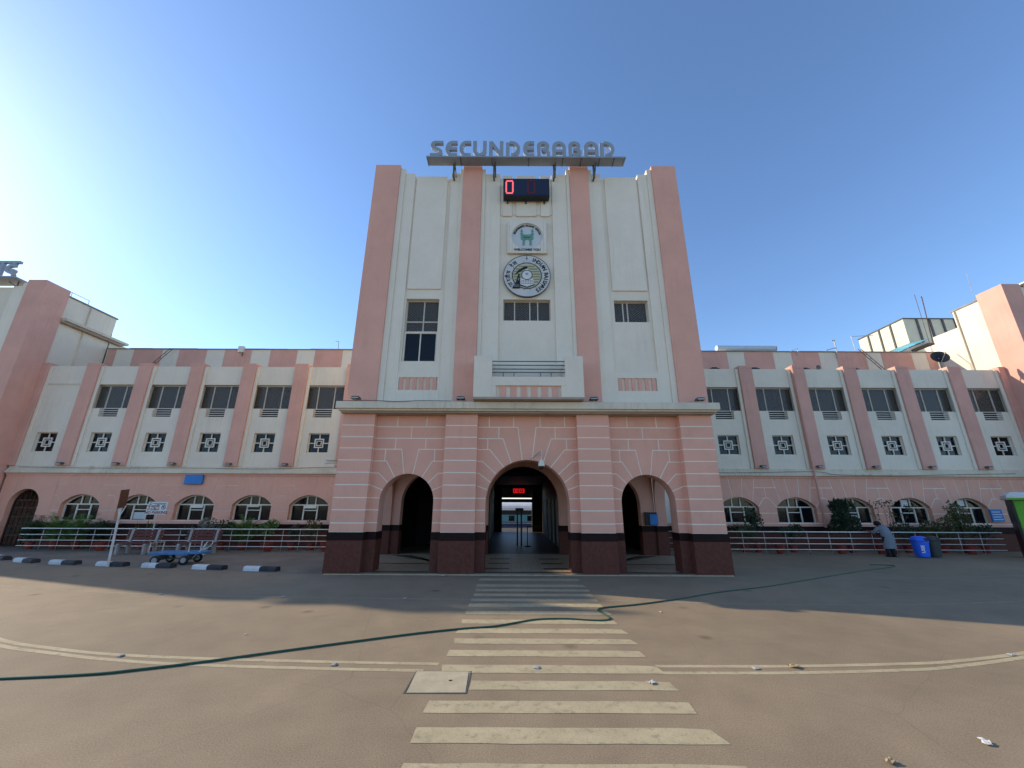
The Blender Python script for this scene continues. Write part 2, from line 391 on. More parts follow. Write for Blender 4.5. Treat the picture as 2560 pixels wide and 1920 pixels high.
# ------------------------------------------------------------------ the ground
b = MB(); b.face([(-300, -200, 0), (300, -200, 0), (300, 500, 0), (-300, 500, 0)])
structure(b.build('ground', 'asphalt'))
kl = [(-30, 20.5), (-22, 16.9), (-17.6, 15.0), (-15.9, 14.25), (-14.2, 13.85), (-12.2, 13.5), (-10.5, 13.2), (-8.7, 12.95), (-7.0, 12.72), (-5.6, 12.6)]
b = MB()
for (x0, y0), (x1, y1) in zip(kl, kl[1:]): b.face([(x0, y0, 0.004), (x1, y1, 0.004), (x1, 19.6, 0.004), (x0, 19.6 if y0 < 19.6 else 21, 0.004)])
structure(b.build('pavement', 'pavement'))
def strip(name, pts, wdt, matn, z=0.005, kids=None):
    P = catmull([(x, y, 0) for x, y in pts], 6); bb = MB()
    for a, c in zip(P, P[1:]):
        d = (c - a).normalized(); n_ = Vector((-d.y, d.x, 0)) * wdt / 2
        bb.face([a - n_ + Vector((0, 0, z)), c - n_ + Vector((0, 0, z)), c + n_ + Vector((0, 0, z)), a + n_ + Vector((0, 0, z))])
    return bb
structure(strip('', [p for p in kl[1:]], 0.05, '', 0.006).build('pavement_edge_line', 'road_paint_faint'))
up = [(-13.0, 11.0), (-11.2, 9.1), (-9.2, 7.6), (-7.45, 6.67), (-6.17, 6.28), (-5.2, 6.08), (-4.04, 5.96), (-2.36, 5.86), (-0.9, 5.8)]
up2 = [(1.8, 5.76), (3.49, 5.78), (5.03, 5.88), (5.71, 5.97), (7.07, 6.31), (9, 7.0), (11, 8.0), (13, 9.6)]
lo = [(-12.8, 10.8), (-11.0, 8.85), (-9.0, 7.35), (-7.25, 6.46), (-6.0, 6.10), (-5.0, 5.88), (-3.9, 5.74), (-2.3, 5.64), (-1.05, 5.59)]
lo2 = [(1.8, 5.55), (3.32, 5.57), (4.78, 5.67), (5.5, 5.78), (6.95, 6.17), (8.9, 6.85), (10.9, 7.8), (12.9, 9.4)]
e = bpy.data.objects.new('road_line', None); COL.objects.link(e); structure(e); ORG[e] = Vector((0, 0, 0))
for p in (up, lo, up2, lo2): strip('', p, 0.085, '', 0.002).build('painted_line', 'road_paint', e)
e = bpy.data.objects.new('faint_road_line', None); COL.objects.link(e); structure(e); ORG[e] = Vector((0, 0, 0))
for p in ([(-14, 11.2), (-12.34, 10.67), (-10.79, 10.25), (-7.68, 9.75), (-4.9, 9.54), (-2.25, 9.44), (-0.85, 9.4)], [(1.96, 9.35), (4.11, 9.15), (5.57, 9.06), (8.47, 9.14), (10.97, 9.5), (14, 10.2)], [(8.58, 12.11), (11.41, 12.33), (15.11, 12.9), (20, 14)]):
    strip('', p, 0.06, '', 0.002).build('painted_line', 'road_paint_faint', e)
e = bpy.data.objects.new('crosswalk', None); COL.objects.link(e); structure(e); ORG[e] = Vector((0, 0, 0))
for i, (y0, y1) in enumerate([(3.04, 3.29), (3.55, 3.79), (4.06, 4.31), (4.57, 4.82), (5.07, 5.31), (5.52, 5.78), (6.07, 6.31), (6.57, 6.81), (7.06, 7.32), (7.59, 7.84), (8.19, 8.44), (8.76, 9.04), (9.23, 9.47), (9.72, 9.98), (10.24, 10.49), (10.78, 11.08), (11.6, 11.93)]):
    j = lambda a=0.02: random.uniform(-a, a)
    x0 = -0.84 if i != 4 else -0.43
    n = 9; bb = MB(); top = [(x0 + j(), y1)] + [(x0 + (1.79 - x0) * k / n, y1 + j(0.008)) for k in range(1, n)] + [(1.79 + j(0.04), y1 - 0.02)]
    bot = [(1.81 + j(0.03), y0)] + [(x0 + (1.79 - x0) * k / n, y0 + j(0.008)) for k in range(n - 1, 0, -1)] + [(x0 + j(0.03), y0)]
    bb.face([(x, y, 0.003) for x, y in top + bot][::-1])
    bb.build('stripe', 'road_paint', e)
# porch floor and passage floor
b = MB(); b.box(-5.35, 6.33, 12.42, 17.5, -0.1, 0.03)
pf = structure(b.build('porch_floor', 'porch_tile', bevel=0.006))
b = MB(); b.box(-5.35, 6.33, 12.62, 12.9, 0.03, 0.034)
b.build('border_band', 'tile_brown', pf)
for s in (-1, 1):
    c = 0.49 + s * 3.72
    for q in ([(c - s * -1.5, 16.9), (c - s * -0.7, 16.9), (c - s * 0.6, 14.6), (c - s * 1.0, 14.6)], [(c - s * 1.0, 14.6), (c - s * 1.0, 14.45), (c + s * 1.6, 14.45), (c + s * 1.6, 14.6)]):
        bb = MB(); bb.face([(x, y, 0.035) for x, y in q]); bb.build('inlay_band', 'tile_brown', pf)
for y0 in (13.35, 14.5, 15.7):
    for x0 in (-0.8, 1.0):
        bb = MB(); bb.face([(x0, y0, 0.035), (x0 + 0.75, y0, 0.035), (x0 + 0.75, y0 + 0.3, 0.035), (x0, y0 + 0.3, 0.035)]); bb.build('inlay_band', 'tile_brown', pf)
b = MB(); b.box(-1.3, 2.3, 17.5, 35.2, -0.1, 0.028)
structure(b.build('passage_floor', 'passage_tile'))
b = MB(); b.box(-40, 40, 32.4, 36.3, -1.0, 0.02); b.box(-40, 40, 36.15, 36.3, 0.02, 0.026, 1)
structure(b.build('platform', ['pavement', 'board_white']))

# ------------------------------------------------------------------ central tower
CX = 0.49
T = thing('entrance_tower', 'tall white and rose art deco entrance tower with three arches', 'tower', (CX, 12.5, 0))
C = [4.68, 4.32, 3.95, 3.60, 3.23, 2.86, 2.49, 2.11, 1.76, 1.39, 1.13]
YW0 = 12.78                                     # face of the arched walls between the piers
def add_blocks(parent, polys, hw, cz, r, cxw, y0, gap=0.0155, top=4.68, proud=0.01, matn='salmon_block', name='block'):
    for p in polys:
        def dist(a, b_):
            if abs(abs(a[0]) - hw) < 1e-3 and abs(abs(b_[0]) - hw) < 1e-3: return 0
            if abs(a[1] - top) < 1e-3 and abs(b_[1] - top) < 1e-3: return 0
            if abs(a[1] - 1.13) < 1e-3 and abs(b_[1] - 1.13) < 1e-3: return 0
            da = abs(math.hypot(a[0], a[1] - cz) - r); db = abs(math.hypot(b_[0], b_[1] - cz) - r)
            if da < 2e-3 and db < 2e-3: return 0
            if abs(abs(a[0]) - r) < 1e-3 and abs(abs(b_[0]) - r) < 1e-3: return 0
            return gap
        q = inset(p, dist)
        MB().prism([(x + cxw, z) for x, z in q], y0 - proud, y0, back=False).build(name, matn, parent)
def mirror(ps): return ps + [[(-x, z) for x, z in p][::-1] for p in ps]
def arch_pts(cz, r, x0, x1, n=4):
    a0 = math.degrees(math.acos(max(-1, min(1, x0 / r)))); a1 = math.degrees(math.acos(max(-1, min(1, x1 / r))))
    return arc(0, cz, r, a0, a1, n)
def centre_bay():
    hw, r, cz = 1.575, 1.29, 1.99
    ax = [0.155, 0.50, 0.735, 0.975, 1.145, 1.235]
    A = lambda i, j, n=4: arch_pts(cz, r, ax[i], ax[j], n)
    key = [(-0.43, C[0]), (-0.43, C[1]), (-0.293, C[1])] + arch_pts(cz, r, -0.155, 0.155, 6) + [(0.293, C[1]), (0.43, C[1]), (0.43, C[0])]
    half = [rect(0.43, 1.22, C[1], C[0]), rect(1.22, hw, C[1], C[0]),
            [(0.293, C[1])] + A(0, 1) + [(0.77, C[2]), (0.905, C[2]), (0.905, C[1])], rect(0.905, hw, C[2], C[1]),
            [(0.77, C[2])] + A(1, 2) + [(1.19, C[3]), (1.255, C[3]), (1.255, C[2])], rect(1.255, hw, C[3], C[2]),
            [(1.19, C[3])] + A(2, 3) + [(1.41, C[4]), (hw, C[4]), (hw, C[3])],
            [(1.41, C[4])] + A(3, 4) + [(1.505, C[5]), (hw, C[5]), (hw, C[4])],
            [(1.505, C[5])] + A(4, 5) + [(hw, C[6]), (hw, C[5])],
            [(hw, C[6])] + A(5, 5, 1)[:1] + arc(0, cz, r, math.degrees(math.acos(ax[5] / r)), 5.4, 3)[1:] + [(hw, C[7])],
            rect(r, hw, C[8], C[7]), rect(r, hw, C[9], C[8]), rect(r, hw, C[10], C[9])]
    half[9] = [(hw, C[6])] + arc(0, cz, r, math.degrees(math.acos(ax[5] / r)), math.degrees(math.asin((C[7] - cz) / r)), 3) + [(hw, C[7])]
    half[10] = [(hw, C[7])] + arc(0, cz, r, math.degrees(math.asin((C[7] - cz) / r)), 0, 2) + [(r, C[8]), (hw, C[8])]
    return [key] + mirror(half), hw, cz, r
def side_bay():
    hw, r, cz = 1.125, 0.83, 2.01
    ax = [0.14, 0.42, 0.62, 0.76]
    A = lambda i, j, n=4: arch_pts(cz, r, ax[i], ax[j], n)
    key = [(-0.48, C[2]), (-0.48, C[3]), (-0.27, C[3])] + arch_pts(cz, r, -0.14, 0.14, 5) + [(0.27, C[3]), (0.48, C[3]), (0.48, C[2])]
    half = [rect(0.47, hw, C[1], C[0]), rect(0, 0.83, C[2], C[1]), rect(0.83, hw, C[2], C[1]), rect(0.48, hw, C[3], C[2]),
            [(0.27, C[3])] + A(0, 1) + [(0.72, C[4]), (0.78, C[4]), (0.78, C[3])], rect(0.78, hw, C[4], C[3]),
            [(0.72, C[4])] + A(1, 2) + [(0.93, C[5]), (hw, C[5]), (hw, C[4])],
            [(0.93, C[5])] + A(2, 3) + [(hw, C[6]), (hw, C[5])],
            [(hw, C[6])] + arc(0, cz, r, math.degrees(math.acos(ax[3] / r)), math.degrees(math.asin((C[7] - cz) / r)), 3) + [(hw, C[7])],
            [(hw, C[7])] + arc(0, cz, r, math.degrees(math.asin((C[7] - cz) / r)), 0, 2) + [(r, C[8]), (hw, C[8])],
            rect(r, hw, C[9], C[8]), rect(r, hw, C[10], C[9])]
    return [key, rect(-0.47, 0.47, C[1], C[0])] + mirror(half), hw, cz, r
for kind, off in (('c', 0.0), ('s', -3.715), ('s', 3.715)):
    polys, hw, cz, r = centre_bay() if kind == 'c' else side_bay()
    x = CX + off
    outer = [(x - hw, 0), (x - r, 0)] + [(x + px, pz) for px, pz in arc(0, cz, r, 180, 0, 28)] + [(x + r, 0), (x + hw, 0), (x + hw, 4.68), (x - hw, 4.68)]
    w_ = MB().holed(outer, [], YW0, 13.3, 0, 1).build('arch_wall', ['joint_white', 'rose_plaster'], T)
    add_blocks(w_, polys, hw, cz, r, x, YW0)
    for s in (-1, 1):
        a, c = sorted((x + s * (r - 0.012), x + s * hw))
        MB().box(a, c, YW0 - 0.03, 13.31, 0.0, 0.91).build('plinth', 'maroon_granite', w_)
        MB().box(a - (0.004 if s > 0 else 0), c + (0.004 if s < 0 else 0), YW0 - 0.036, 13.316, 0.91, 1.13).build('plinth_band', 'black_granite', w_)
for a, c in ((-5.86, -4.84), (-2.59, -1.575), (1.575, 2.59), (4.84, 5.86)):
    x0, x1 = CX + a, CX + c
    p = MB().box(x0 + 0.008, x1 - 0.008, 12.508, 13.2, 0.9, 4.68).build('pier', 'joint_white', T)
    for k in range(10):
        MB().box(x0, x1, 12.5, 12.779, C[k + 1] + 0.0155, C[k] - (0.0155 if k else 0.0)).build('block', 'salmon_block', p)
    MB().box(x0 - 0.02, x1 + 0.02, 12.47, 13.33, 0.0, 0.91).build('plinth', 'maroon_granite', p, bevel=0.006)
    MB().box(x0 - 0.026, x1 + 0.026, 12.464, 13.336, 0.91, 1.13).build('plinth_band', 'black_granite', p)
# cornice over the arches
pr = [(12.16, 4.80), (12.14, 4.82), (12.14, 4.98), (12.2, 5.02)]
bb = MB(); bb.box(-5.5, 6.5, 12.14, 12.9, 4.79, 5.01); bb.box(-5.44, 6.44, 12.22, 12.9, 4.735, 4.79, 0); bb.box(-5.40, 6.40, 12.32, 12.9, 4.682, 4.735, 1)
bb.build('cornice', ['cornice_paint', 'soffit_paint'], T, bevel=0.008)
# upper wall with window openings
X0, X1 = -5.3, 6.28
ZT = 14.12
holes = [rect(-3.74, -2.58, 6.52, 8.88), rect(-0.32, 1.34, 8.05, 8.87), rect(3.58, 4.77, 8.01, 8.85)]
MB().holed(rect(X0, X1, 5.0, ZT), holes, 12.66, 12.92).build('front_wall', 'white_plaster', T)
bb = MB(); bb.box(X0, X0 + 0.3, 12.92, 22.0, 4.7, ZT); bb.box(X1 - 0.3, X1, 12.92, 22.0, 4.7, ZT); bb.box(X0 + 0.3, X1 - 0.3, 21.7, 22.0, 4.7, ZT)
bb.build('side_wall', 'white_plaster', T)
bb = MB(); bb.box(X0 + 0.3, X1 - 0.3, 12.92, 21.7, 13.5, 13.75); bb.box(X0 + 0.3, X1 - 0.3, 12.92, 21.7, 7.0, 7.2, 1) if False else None
bb.build('roof', 'roof_concrete', T)
bb = MB(); bb.box(X0 + 0.3, X1 - 0.3, 15.2, 15.3, 5.0, 13.5); bb.build('room_wall', 'interior_room', T)
for a, c in ((-5.36, -4.39), (-1.92, -1.2), (2.2, 2.92), (5.4, 6.34)):
    MB().box(a, c, 12.5, 12.66, 5.01, 14.65).box(a, c, 12.66, 12.95, 14.121, 14.65).build('pilaster', 'rose_plaster', T, bevel=0.012)
# stepped white strips beside the pilasters
def strip_(a, c, top, y, zb=5.01, m='white_strip', name='step_strip'):
    MB().box(a, c, y, 12.66, zb, top).box(a, c, 12.66, 12.93, 14.121, max(top, 14.13)).build(name, m, T, bevel=0.008)
for a, c, tp, y in ((-4.389, -4.19, 14.52, 12.555), (-4.189, -3.80, 14.33, 12.60), (-2.40, -2.03, 14.34, 12.60), (-2.029, -1.921, 14.5, 12.555),
                    (-1.199, -1.06, 14.5, 12.555), (-1.059, -0.48, 14.31, 12.60), (1.50, 2.069, 14.31, 12.60), (2.07, 2.199, 14.5, 12.555),
                    (2.921, 3.05, 14.5, 12.555), (3.051, 3.42, 14.33, 12.60), (4.86, 5.219, 14.33, 12.60), (5.22, 5.399, 14.52, 12.555)):
    strip_(a, c, tp, y)
strip_(-3.74, -2.54, 14.2, 12.61, 9.25, name='raised_panel'); strip_(3.56, 4.80, 14.2, 12.61, 9.21, name='raised_panel')
for a, c in ((-0.38, -0.02), (0.13, 0.90), (1.06, 1.40)): strip_(a, c, 14.23, 12.60, 12.36, name='crest_panel')
for a, c in ((-0.47, -0.381), (-0.019, 0.129), (0.901, 1.059), (1.401, 1.49)): strip_(a, c, 14.14, 12.635, 12.44, name='crest_panel')
# aprons below the side bays with striped vents
for a, c, va, vc in ((-3.799, -2.401, -3.92 + 0.0, -2.48), (3.421, 4.859, 3.5, 4.9)):
    vm = (a + c) / 2
    MB().holed(rect(a, c, 5.012, 6.15), [rect(vm - 0.64, vm + 0.64, 5.51, 5.95)], 12.603, 12.66).build('apron', 'white_strip', T)
    for k in range(6):
        x = vm - 0.64 + k * 0.222
        MB().box(x + 0.01, x + 0.13, 12.612, 12.659, 5.512, 5.948).build('vent_slat', 'rose_plaster', T)
# balcony
bal = MB()
bal.box(-1.2, -0.63, 11.9, 12.499, 5.1, 6.45); bal.box(1.67, 2.24, 11.9, 12.499, 5.1, 6.45)
bal.box(-0.63, 1.67, 11.903, 12.05, 5.47, 5.76); bal.box(-0.63, -0.49, 11.903, 12.05, 5.1, 5.47); bal.box(1.53, 1.67, 11.903, 12.05, 5.1, 5.47)
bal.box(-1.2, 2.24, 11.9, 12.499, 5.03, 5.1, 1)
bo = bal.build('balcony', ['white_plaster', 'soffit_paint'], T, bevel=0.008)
MB().box(-0.49, 1.53, 11.985, 12.04, 5.1, 5.47).build('balcony_panel', 'white_strip', bo)
for k in range(6):
    x = -0.37 + k * 0.325; MB().box(x, x + 0.18, 11.945, 11.985, 5.101, 5.469).build('slat', 'rose_plaster', bo)
for z in (6.30, 6.17, 6.04, 5.93): MB().tube([(-0.64, 12.0, z), (1.68, 12.0, z)], 0.016, 6).build('rail', 'tank_rib', bo)
for x in (-0.28, 0.06, 0.90, 1.24): MB().tube([(x, 12.0, 5.755), (x, 12.0, 5.93)], 0.013, 6).build('rail_post', 'tank_rib', bo)
MB().box(-0.1, 1.1, 12.63, 12.659, 5.1, 7.0).build('balcony_door', 'white_strip', bo) if False else None
# tower windows
def framed_window(parent, x0, x1, z0, z1, y, mull, trans=(), screen=True, fr=0.045, pane='pane'):
    f = MB()
    f.box(x0, x0 + fr, y, y + 0.06, z0, z1); f.box(x1 - fr, x1, y, y + 0.06, z0, z1)
    f.box(x0 + fr, x1 - fr, y, y + 0.06, z0, z0 + fr); f.box(x0 + fr, x1 - fr, y, y + 0.06, z1 - fr, z1)
    for m_ in mull: f.box(m_ - 0.018, m_ + 0.018, y + 0.004, y + 0.05, z0 + fr, z1 - fr)
    for t_ in trans: f.box(x0 + fr, x1 - fr, y + 0.008, y + 0.046, t_ - 0.02, t_ + 0.02)
    wd = f.build('window', 'frame_white', parent)
    xs = [x0] + list(mull) + [x1]
    for a, c in zip(xs, xs[1:]): MB().face([(a, y + 0.055, z0), (c, y + 0.055, z0), (c, y + 0.055, z1), (a, y + 0.055, z1)]) .build('pane', pane, wd) if False else MB().box(a + 0.01, c - 0.01, y + 0.052, y + 0.056, z0 + 0.01, z1 - 0.01).build('pane', pane, wd)
    if screen:
        s_ = MB(); s_.face([(x0, y - 0.02, z0), (x1, y - 0.02, z0), (x1, y - 0.02, z1), (x0, y - 0.02, z1)]); s_.build('mesh_screen', 'diamond_mesh', wd)
    return wd
framed_window(T, -3.735, -2.585, 7.66, 8.87, 12.80, (-3.12,), (8.05,), fr=0.03)
framed_window(T, -3.735, -2.585, 6.525, 7.64, 12.76, (-3.17,), (), screen=False, fr=0.05)
framed_window(T, -0.315, 1.335, 8.055, 8.865, 12.80, (0.08, 0.62, 0.9), (), fr=0.025)
framed_window(T, 3.585, 4.765, 8.015, 8.845, 12.80, (3.92, 4.08), (), fr=0.025)
# open porch: ceiling, side arches, back wall
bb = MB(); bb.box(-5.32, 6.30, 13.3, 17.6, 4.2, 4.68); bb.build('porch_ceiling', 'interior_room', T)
for xs_, sgn in ((-5.32, 1), (6.30, -1)):
    cy, r, cz = 15.42, 1.68, 1.95
    loop = [(13.335, 0.03), (cy - r, 0.03)] + [(py + cy, pz) for py, pz in arc(0, cz, r, 180, 0, 24)] + [(cy + r, 0.03), (17.2, 0.03), (17.2, 4.2), (13.335, 4.2)]
    m_ = MB(); m_.holed(loop, [], 0, 0.42)
    a, c = (xs_, xs_ + 0.42) if sgn > 0 else (xs_ - 0.42, xs_)
    m_.v = [(a + yy, xx, zz) for xx, yy, zz in m_.v]
    sw = m_.build('porch_side_wall', 'rose_plaster', T)
    for y0, y1 in ((13.337, cy - r + 0.01), (cy + r - 0.01, 17.17)):
        MB().box(a - 0.01, c + 0.01, y0, y1, 0.03, 0.91).build('plinth', 'maroon_granite', sw)
        MB().box(a - 0.014, c + 0.014, y0 - 0.002, y1 + 0.002, 0.91, 1.13).build('plinth_band', 'black_granite', sw)
def arch_hole(x0, x1, zs):
    r = (x1 - x0) / 2; cx_ = (x0 + x1) / 2
    return [(x0, 0.03)] + [(cx_ + px, zs + pz) for px, pz in arc(0, 0, r, 180, 0, 20)] + [(x1, 0.03)]
loop = [(-5.02, 0.03)] + arch_hole(-4.55, -2.0, 2.0) + arch_hole(-0.95, 1.95, 2.05) + arch_hole(3.0, 5.3, 2.0) + [(5.86, 0.03), (5.86, 4.2), (-5.02, 4.2)]
bw = MB().holed(loop, [], 17.2, 17.6).build('porch_back_wall', 'rose_plaster', T)
for a, c in ((-5.03, -4.54), (-2.01, -0.94), (1.94, 3.01), (5.29, 5.87)):
    MB().box(a, c, 17.18, 17.62, 0.03, 0.91).build('plinth', 'maroon_granite', bw)
    MB().box(a - 0.006, c + 0.006, 17.174, 17.626, 0.91, 1.13).build('plinth_band', 'black_granite', bw)
# rooms and passage behind the porch
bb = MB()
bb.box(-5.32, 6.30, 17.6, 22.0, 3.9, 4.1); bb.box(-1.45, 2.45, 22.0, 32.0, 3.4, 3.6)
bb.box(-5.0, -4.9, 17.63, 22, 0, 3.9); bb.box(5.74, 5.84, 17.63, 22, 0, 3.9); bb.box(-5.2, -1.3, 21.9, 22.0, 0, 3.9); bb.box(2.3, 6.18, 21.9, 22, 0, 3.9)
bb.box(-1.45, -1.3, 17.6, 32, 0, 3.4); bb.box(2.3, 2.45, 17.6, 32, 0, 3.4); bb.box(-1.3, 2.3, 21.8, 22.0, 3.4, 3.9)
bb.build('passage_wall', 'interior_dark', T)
bb = MB(); bb.box(-1.3, -0.72, 31.6, 31.9, 0.03, 3.4); bb.box(1.55, 2.3, 31.6, 31.9, 0.03, 3.4); bb.box(-0.72, 1.55, 31.6, 31.9, 3.1, 3.4); bb.build('passage_portal', 'interior_dark', T)
bb = MB(); bb.box(-0.72, 1.55, 30.4, 30.5, 2.44, 3.14); bb.build('header_panel', 'bar_grey', T)
bb = MB(); bb.box(-0.9, 1.7, 31.5, 31.59, 2.13, 2.38); bb.build('beam', 'black_plastic', T)
bb = MB(); bb.box(1.53, 1.565, 31.54, 31.595, 0.03, 2.2); bb.build('door_frame', 'frame_white', T)
for x, y in ((2.25, 27.0), (2.25, 24.6), (2.25, 22.6), (2.25, 20.8), (-1.26, 25.0)):
    MB().box(x - 0.04, x + 0.04, y, y + 0.08, 0.03, 2.3).build('door_frame', 'steel_dull', T)
bb = MB(); bb.box(2.28, 2.299, 18.9, 19.25, 1.35, 1.62); bb.build('notice', 'board_white', T)

# ------------------------------------------------------------------ wings
YW = 19.6
def wing_templates():
    t = {}
    # upper window
    f = MB()
    f.box(-0.975, -0.935, 0.16, 0.21, 6.5, 7.73); f.box(0.935, 0.975, 0.16, 0.21, 6.5, 7.73)
    f.box(-0.935, 0.935, 0.16, 0.21, 7.69, 7.73); f.box(-0.935, 0.935, 0.16, 0.21, 6.5, 6.54)
    for x in (-0.42, 0.42): f.box(x - 0.018, x + 0.018, 0.165, 0.205, 6.54, 7.69)
    t['uw'] = f.mesh('window', 'frame_white')
    t['uw_panes'] = [MB().box(a + 0.01, c - 0.01, 0.206, 0.21, 6.52, 7.7).mesh('pane', 'pane') for a, c in ((-0.96, -0.42), (-0.42, 0.42), (0.42, 0.96))]
    s_ = MB(); s_.face([(-0.97, 0.145, 6.5), (0.97, 0.145, 6.5), (0.97, 0.145, 7.73), (-0.97, 0.145, 7.73)])
    t['uw_screen'] = s_.mesh('mesh_screen', 'diamond_mesh')
    t['grille_bar'] = MB().box(-0.465, 0.465, 0.05, 0.075, -0.014, 0.014).mesh('bar', 'frame_white')
    t['grille_back'] = MB().box(-0.47, 0.47, 0.24, 0.26, 6.07, 6.5).mesh('grille_back', 'black_plastic')
    bl = MB(); bl.box(-0.35, 0.35, 0.215, 0.225, 6.6, 7.6); t['curtain'] = bl.mesh('curtain', 'interior_room')
    # square window with a square motif
    f = MB(); z0, z1, zc = 4.31, 5.27, 4.79
    f.box(-0.515, -0.475, 0.1, 0.15, z0, z1); f.box(0.475, 0.515, 0.1, 0.15, z0, z1); f.box(-0.475, 0.475, 0.1, 0.15, z1 - 0.035, z1); f.box(-0.475, 0.475, 0.1, 0.15, z0, z0 + 0.035)
    for a in (0.225, 0.125):
        w_ = 0.05 if a > 0.2 else 0.03
        f.box(-a, -a + w_, 0.09, 0.14, zc - a, zc + a); f.box(a - w_, a, 0.09, 0.14, zc - a, zc + a)
        f.box(-a + w_, a - w_, 0.09, 0.14, zc + a - w_, zc + a); f.box(-a + w_, a - w_, 0.09, 0.14, zc - a, zc - a + w_)
    f.box(-0.022, 0.022, 0.105, 0.145, zc + 0.225, z1 - 0.035); f.box(-0.022, 0.022, 0.105, 0.145, z0 + 0.035, zc - 0.225)
    f.box(-0.475, -0.225, 0.105, 0.145, zc - 0.022, zc + 0.022); f.box(0.225, 0.475, 0.105, 0.145, zc - 0.022, zc + 0.022)
    t['sq'] = f.mesh('square_window', 'frame_white')
    t['sq_pane'] = MB().box(-0.51, 0.51, 0.16, 0.164, z0, z1).mesh('pane', 'pane')
    # arched window: segmental head
    hw, zs, zt, sill = 0.925, 1.88, 2.33, 1.2
    h = zt - zs; rr = (hw * hw + h * h) / (2 * h); zc = zt - rr; a = math.degrees(math.asin(hw / rr))
    t['arch'] = dict(hw=hw, zs=zs, zt=zt, sill=sill, r=rr, zc=zc, a=a)
    f = MB(); n = 18
    o = arc(0, zc, rr, 90 - a, 90 + a, n); r2 = rr - 0.05; a2 = math.degrees(math.asin((hw - 0.05) / r2)); i_ = arc(0, zc, r2, 90 - a2, 90 + a2, n)
    for k in range(n): f.prism([o[k], o[k + 1], i_[k + 1], i_[k]], 0.2, 0.26)
    zl = i_[0][1]
    f.box(-hw, -hw + 0.05, 0.2, 0.26, sill, i_[-1][1]); f.box(hw - 0.05, hw, 0.2, 0.26, sill, zl)
    f.box(-hw - 0.04, hw + 0.04, 0.13, 0.26, sill - 0.05, sill); f.box(-hw + 0.05, hw - 0.05, 0.205, 0.255, zs - 0.025, zs + 0.03)
    for x in (-0.32, 0.32): f.box(x - 0.028, x + 0.028, 0.208, 0.252, sill, zs - 0.025)
    for x in (-0.2, 0.2): f.box(x - 0.024, x + 0.024, 0.208, 0.252, zs + 0.03, zc + math.sqrt(r2 * r2 - x * x))
    f.box(-0.292, 0.292, 0.212, 0.248, zs - 0.26, zs - 0.22)
    t['aw'] = f.mesh('arched_window', 'frame_white')
    t['aw_panes'] = []
    for a_, c_ in ((-hw + 0.04, -0.32), (-0.32, 0.32), (0.32, hw - 0.04)): t['aw_panes'].append(MB().box(a_ + 0.01, c_ - 0.01, 0.256, 0.26, sill + 0.005, zs).mesh('pane', 'pane'))
    for a_, c_ in ((-hw + 0.06, -0.21), (-0.19, 0.19), (0.21, hw - 0.06)):
        xs = [a_ + (c_ - a_) * k / 6 for k in range(7)]
        t['aw_panes'].append(MB().prism([(a_, zs + 0.02), (c_, zs + 0.02)] + [(x, max(zs + 0.025, zc + math.sqrt((rr - 0.02) ** 2 - x * x))) for x in xs[::-1]], 0.256, 0.26).mesh('pane', 'pane'))
    t['vent_sash'] = MB().box(-0.28, 0.28, 0.0, 0.02, -0.13, 0.0).mesh('vent_sash', 'frame_white')
    t['poster'] = MB().box(-0.27, 0.27, 0.25, 0.254, sill + 0.02, sill + 0.33).mesh('poster', 'plaque_sky')
    t['notice'] = MB().box(-0.13, 0.13, 0.25, 0.254, zs + 0.09, zs + 0.36).mesh('notice', 'board_white')
    # stones of the lower wall, for a bay 2.68 wide
    H = 1.345; top = 3.2; g = 0.0155
    def P(p, free=()):
        def dist(a_, b_):
            if abs(a_[1] - top) < 1e-3 and abs(b_[1] - top) < 1e-3: return 0
            if abs(math.hypot(a_[0], a_[1] - zc) - rr) < 2e-3 and abs(math.hypot(b_[0], b_[1] - zc) - rr) < 2e-3: return 0
            for q in free:
                if abs(a_[0] - q) < 1e-3 and abs(b_[0] - q) < 1e-3: return 0
            return g
        return MB().prism(inset(p, dist), -0.009, 0, back=False).mesh('stone', 'salmon_block')
    t['sub'] = None
    zarc = lambda x: zc + math.sqrt(rr * rr - x * x)
    def A(x0, x1, n=4): return [(x0 + (x1 - x0) * k / n, zarc(x0 + (x1 - x0) * k / n)) for k in range(n + 1)]
    bay = [P([(-0.33, top)] + A(-0.22, 0.22, 6) + [(0.33, top)])]
    zj = 2.76; xj = 0.69 + (0.92 - 0.69) * (zj - zarc(0.69)) / (top - zarc(0.69))
    for s in (-1, 1):
        v2 = [(0.33, top)] + A(0.22, 0.69) + [(0.92, top)]
        sd_ = [(xj, zj)] + A(0.69, 0.925, 3) + [(1.0, 1.99), (H - 0.12, 2.29), (H, 2.29), (H, zj)]
        for p in (v2, sd_): bay.append(P([(s * x, z) for x, z in p]))
    edge = H - 0.925
    bound = [P([(-(H - 0.92), top), (-(H - xj), zj), (H - xj, zj), (H - 0.92, top)]),
             P([(-0.12, 2.29), (-(H - 1.0), 1.99), (-edge, 1.88), (-edge, 1.61), (edge, 1.61), (edge, 1.88), (H - 1.0, 1.99), (0.12, 2.29)], (-edge, edge)),
             P(rect(-edge, edge, 1.155, 1.61), (-edge, edge))]
    t['bay'] = bay; t['bound'] = bound
    return t
WT = wing_templates()
AW = WT['arch']
def ordinal(k): return ['nearest', 'second', 'third', 'fourth', 'fifth', 'sixth', 'seventh'][k]
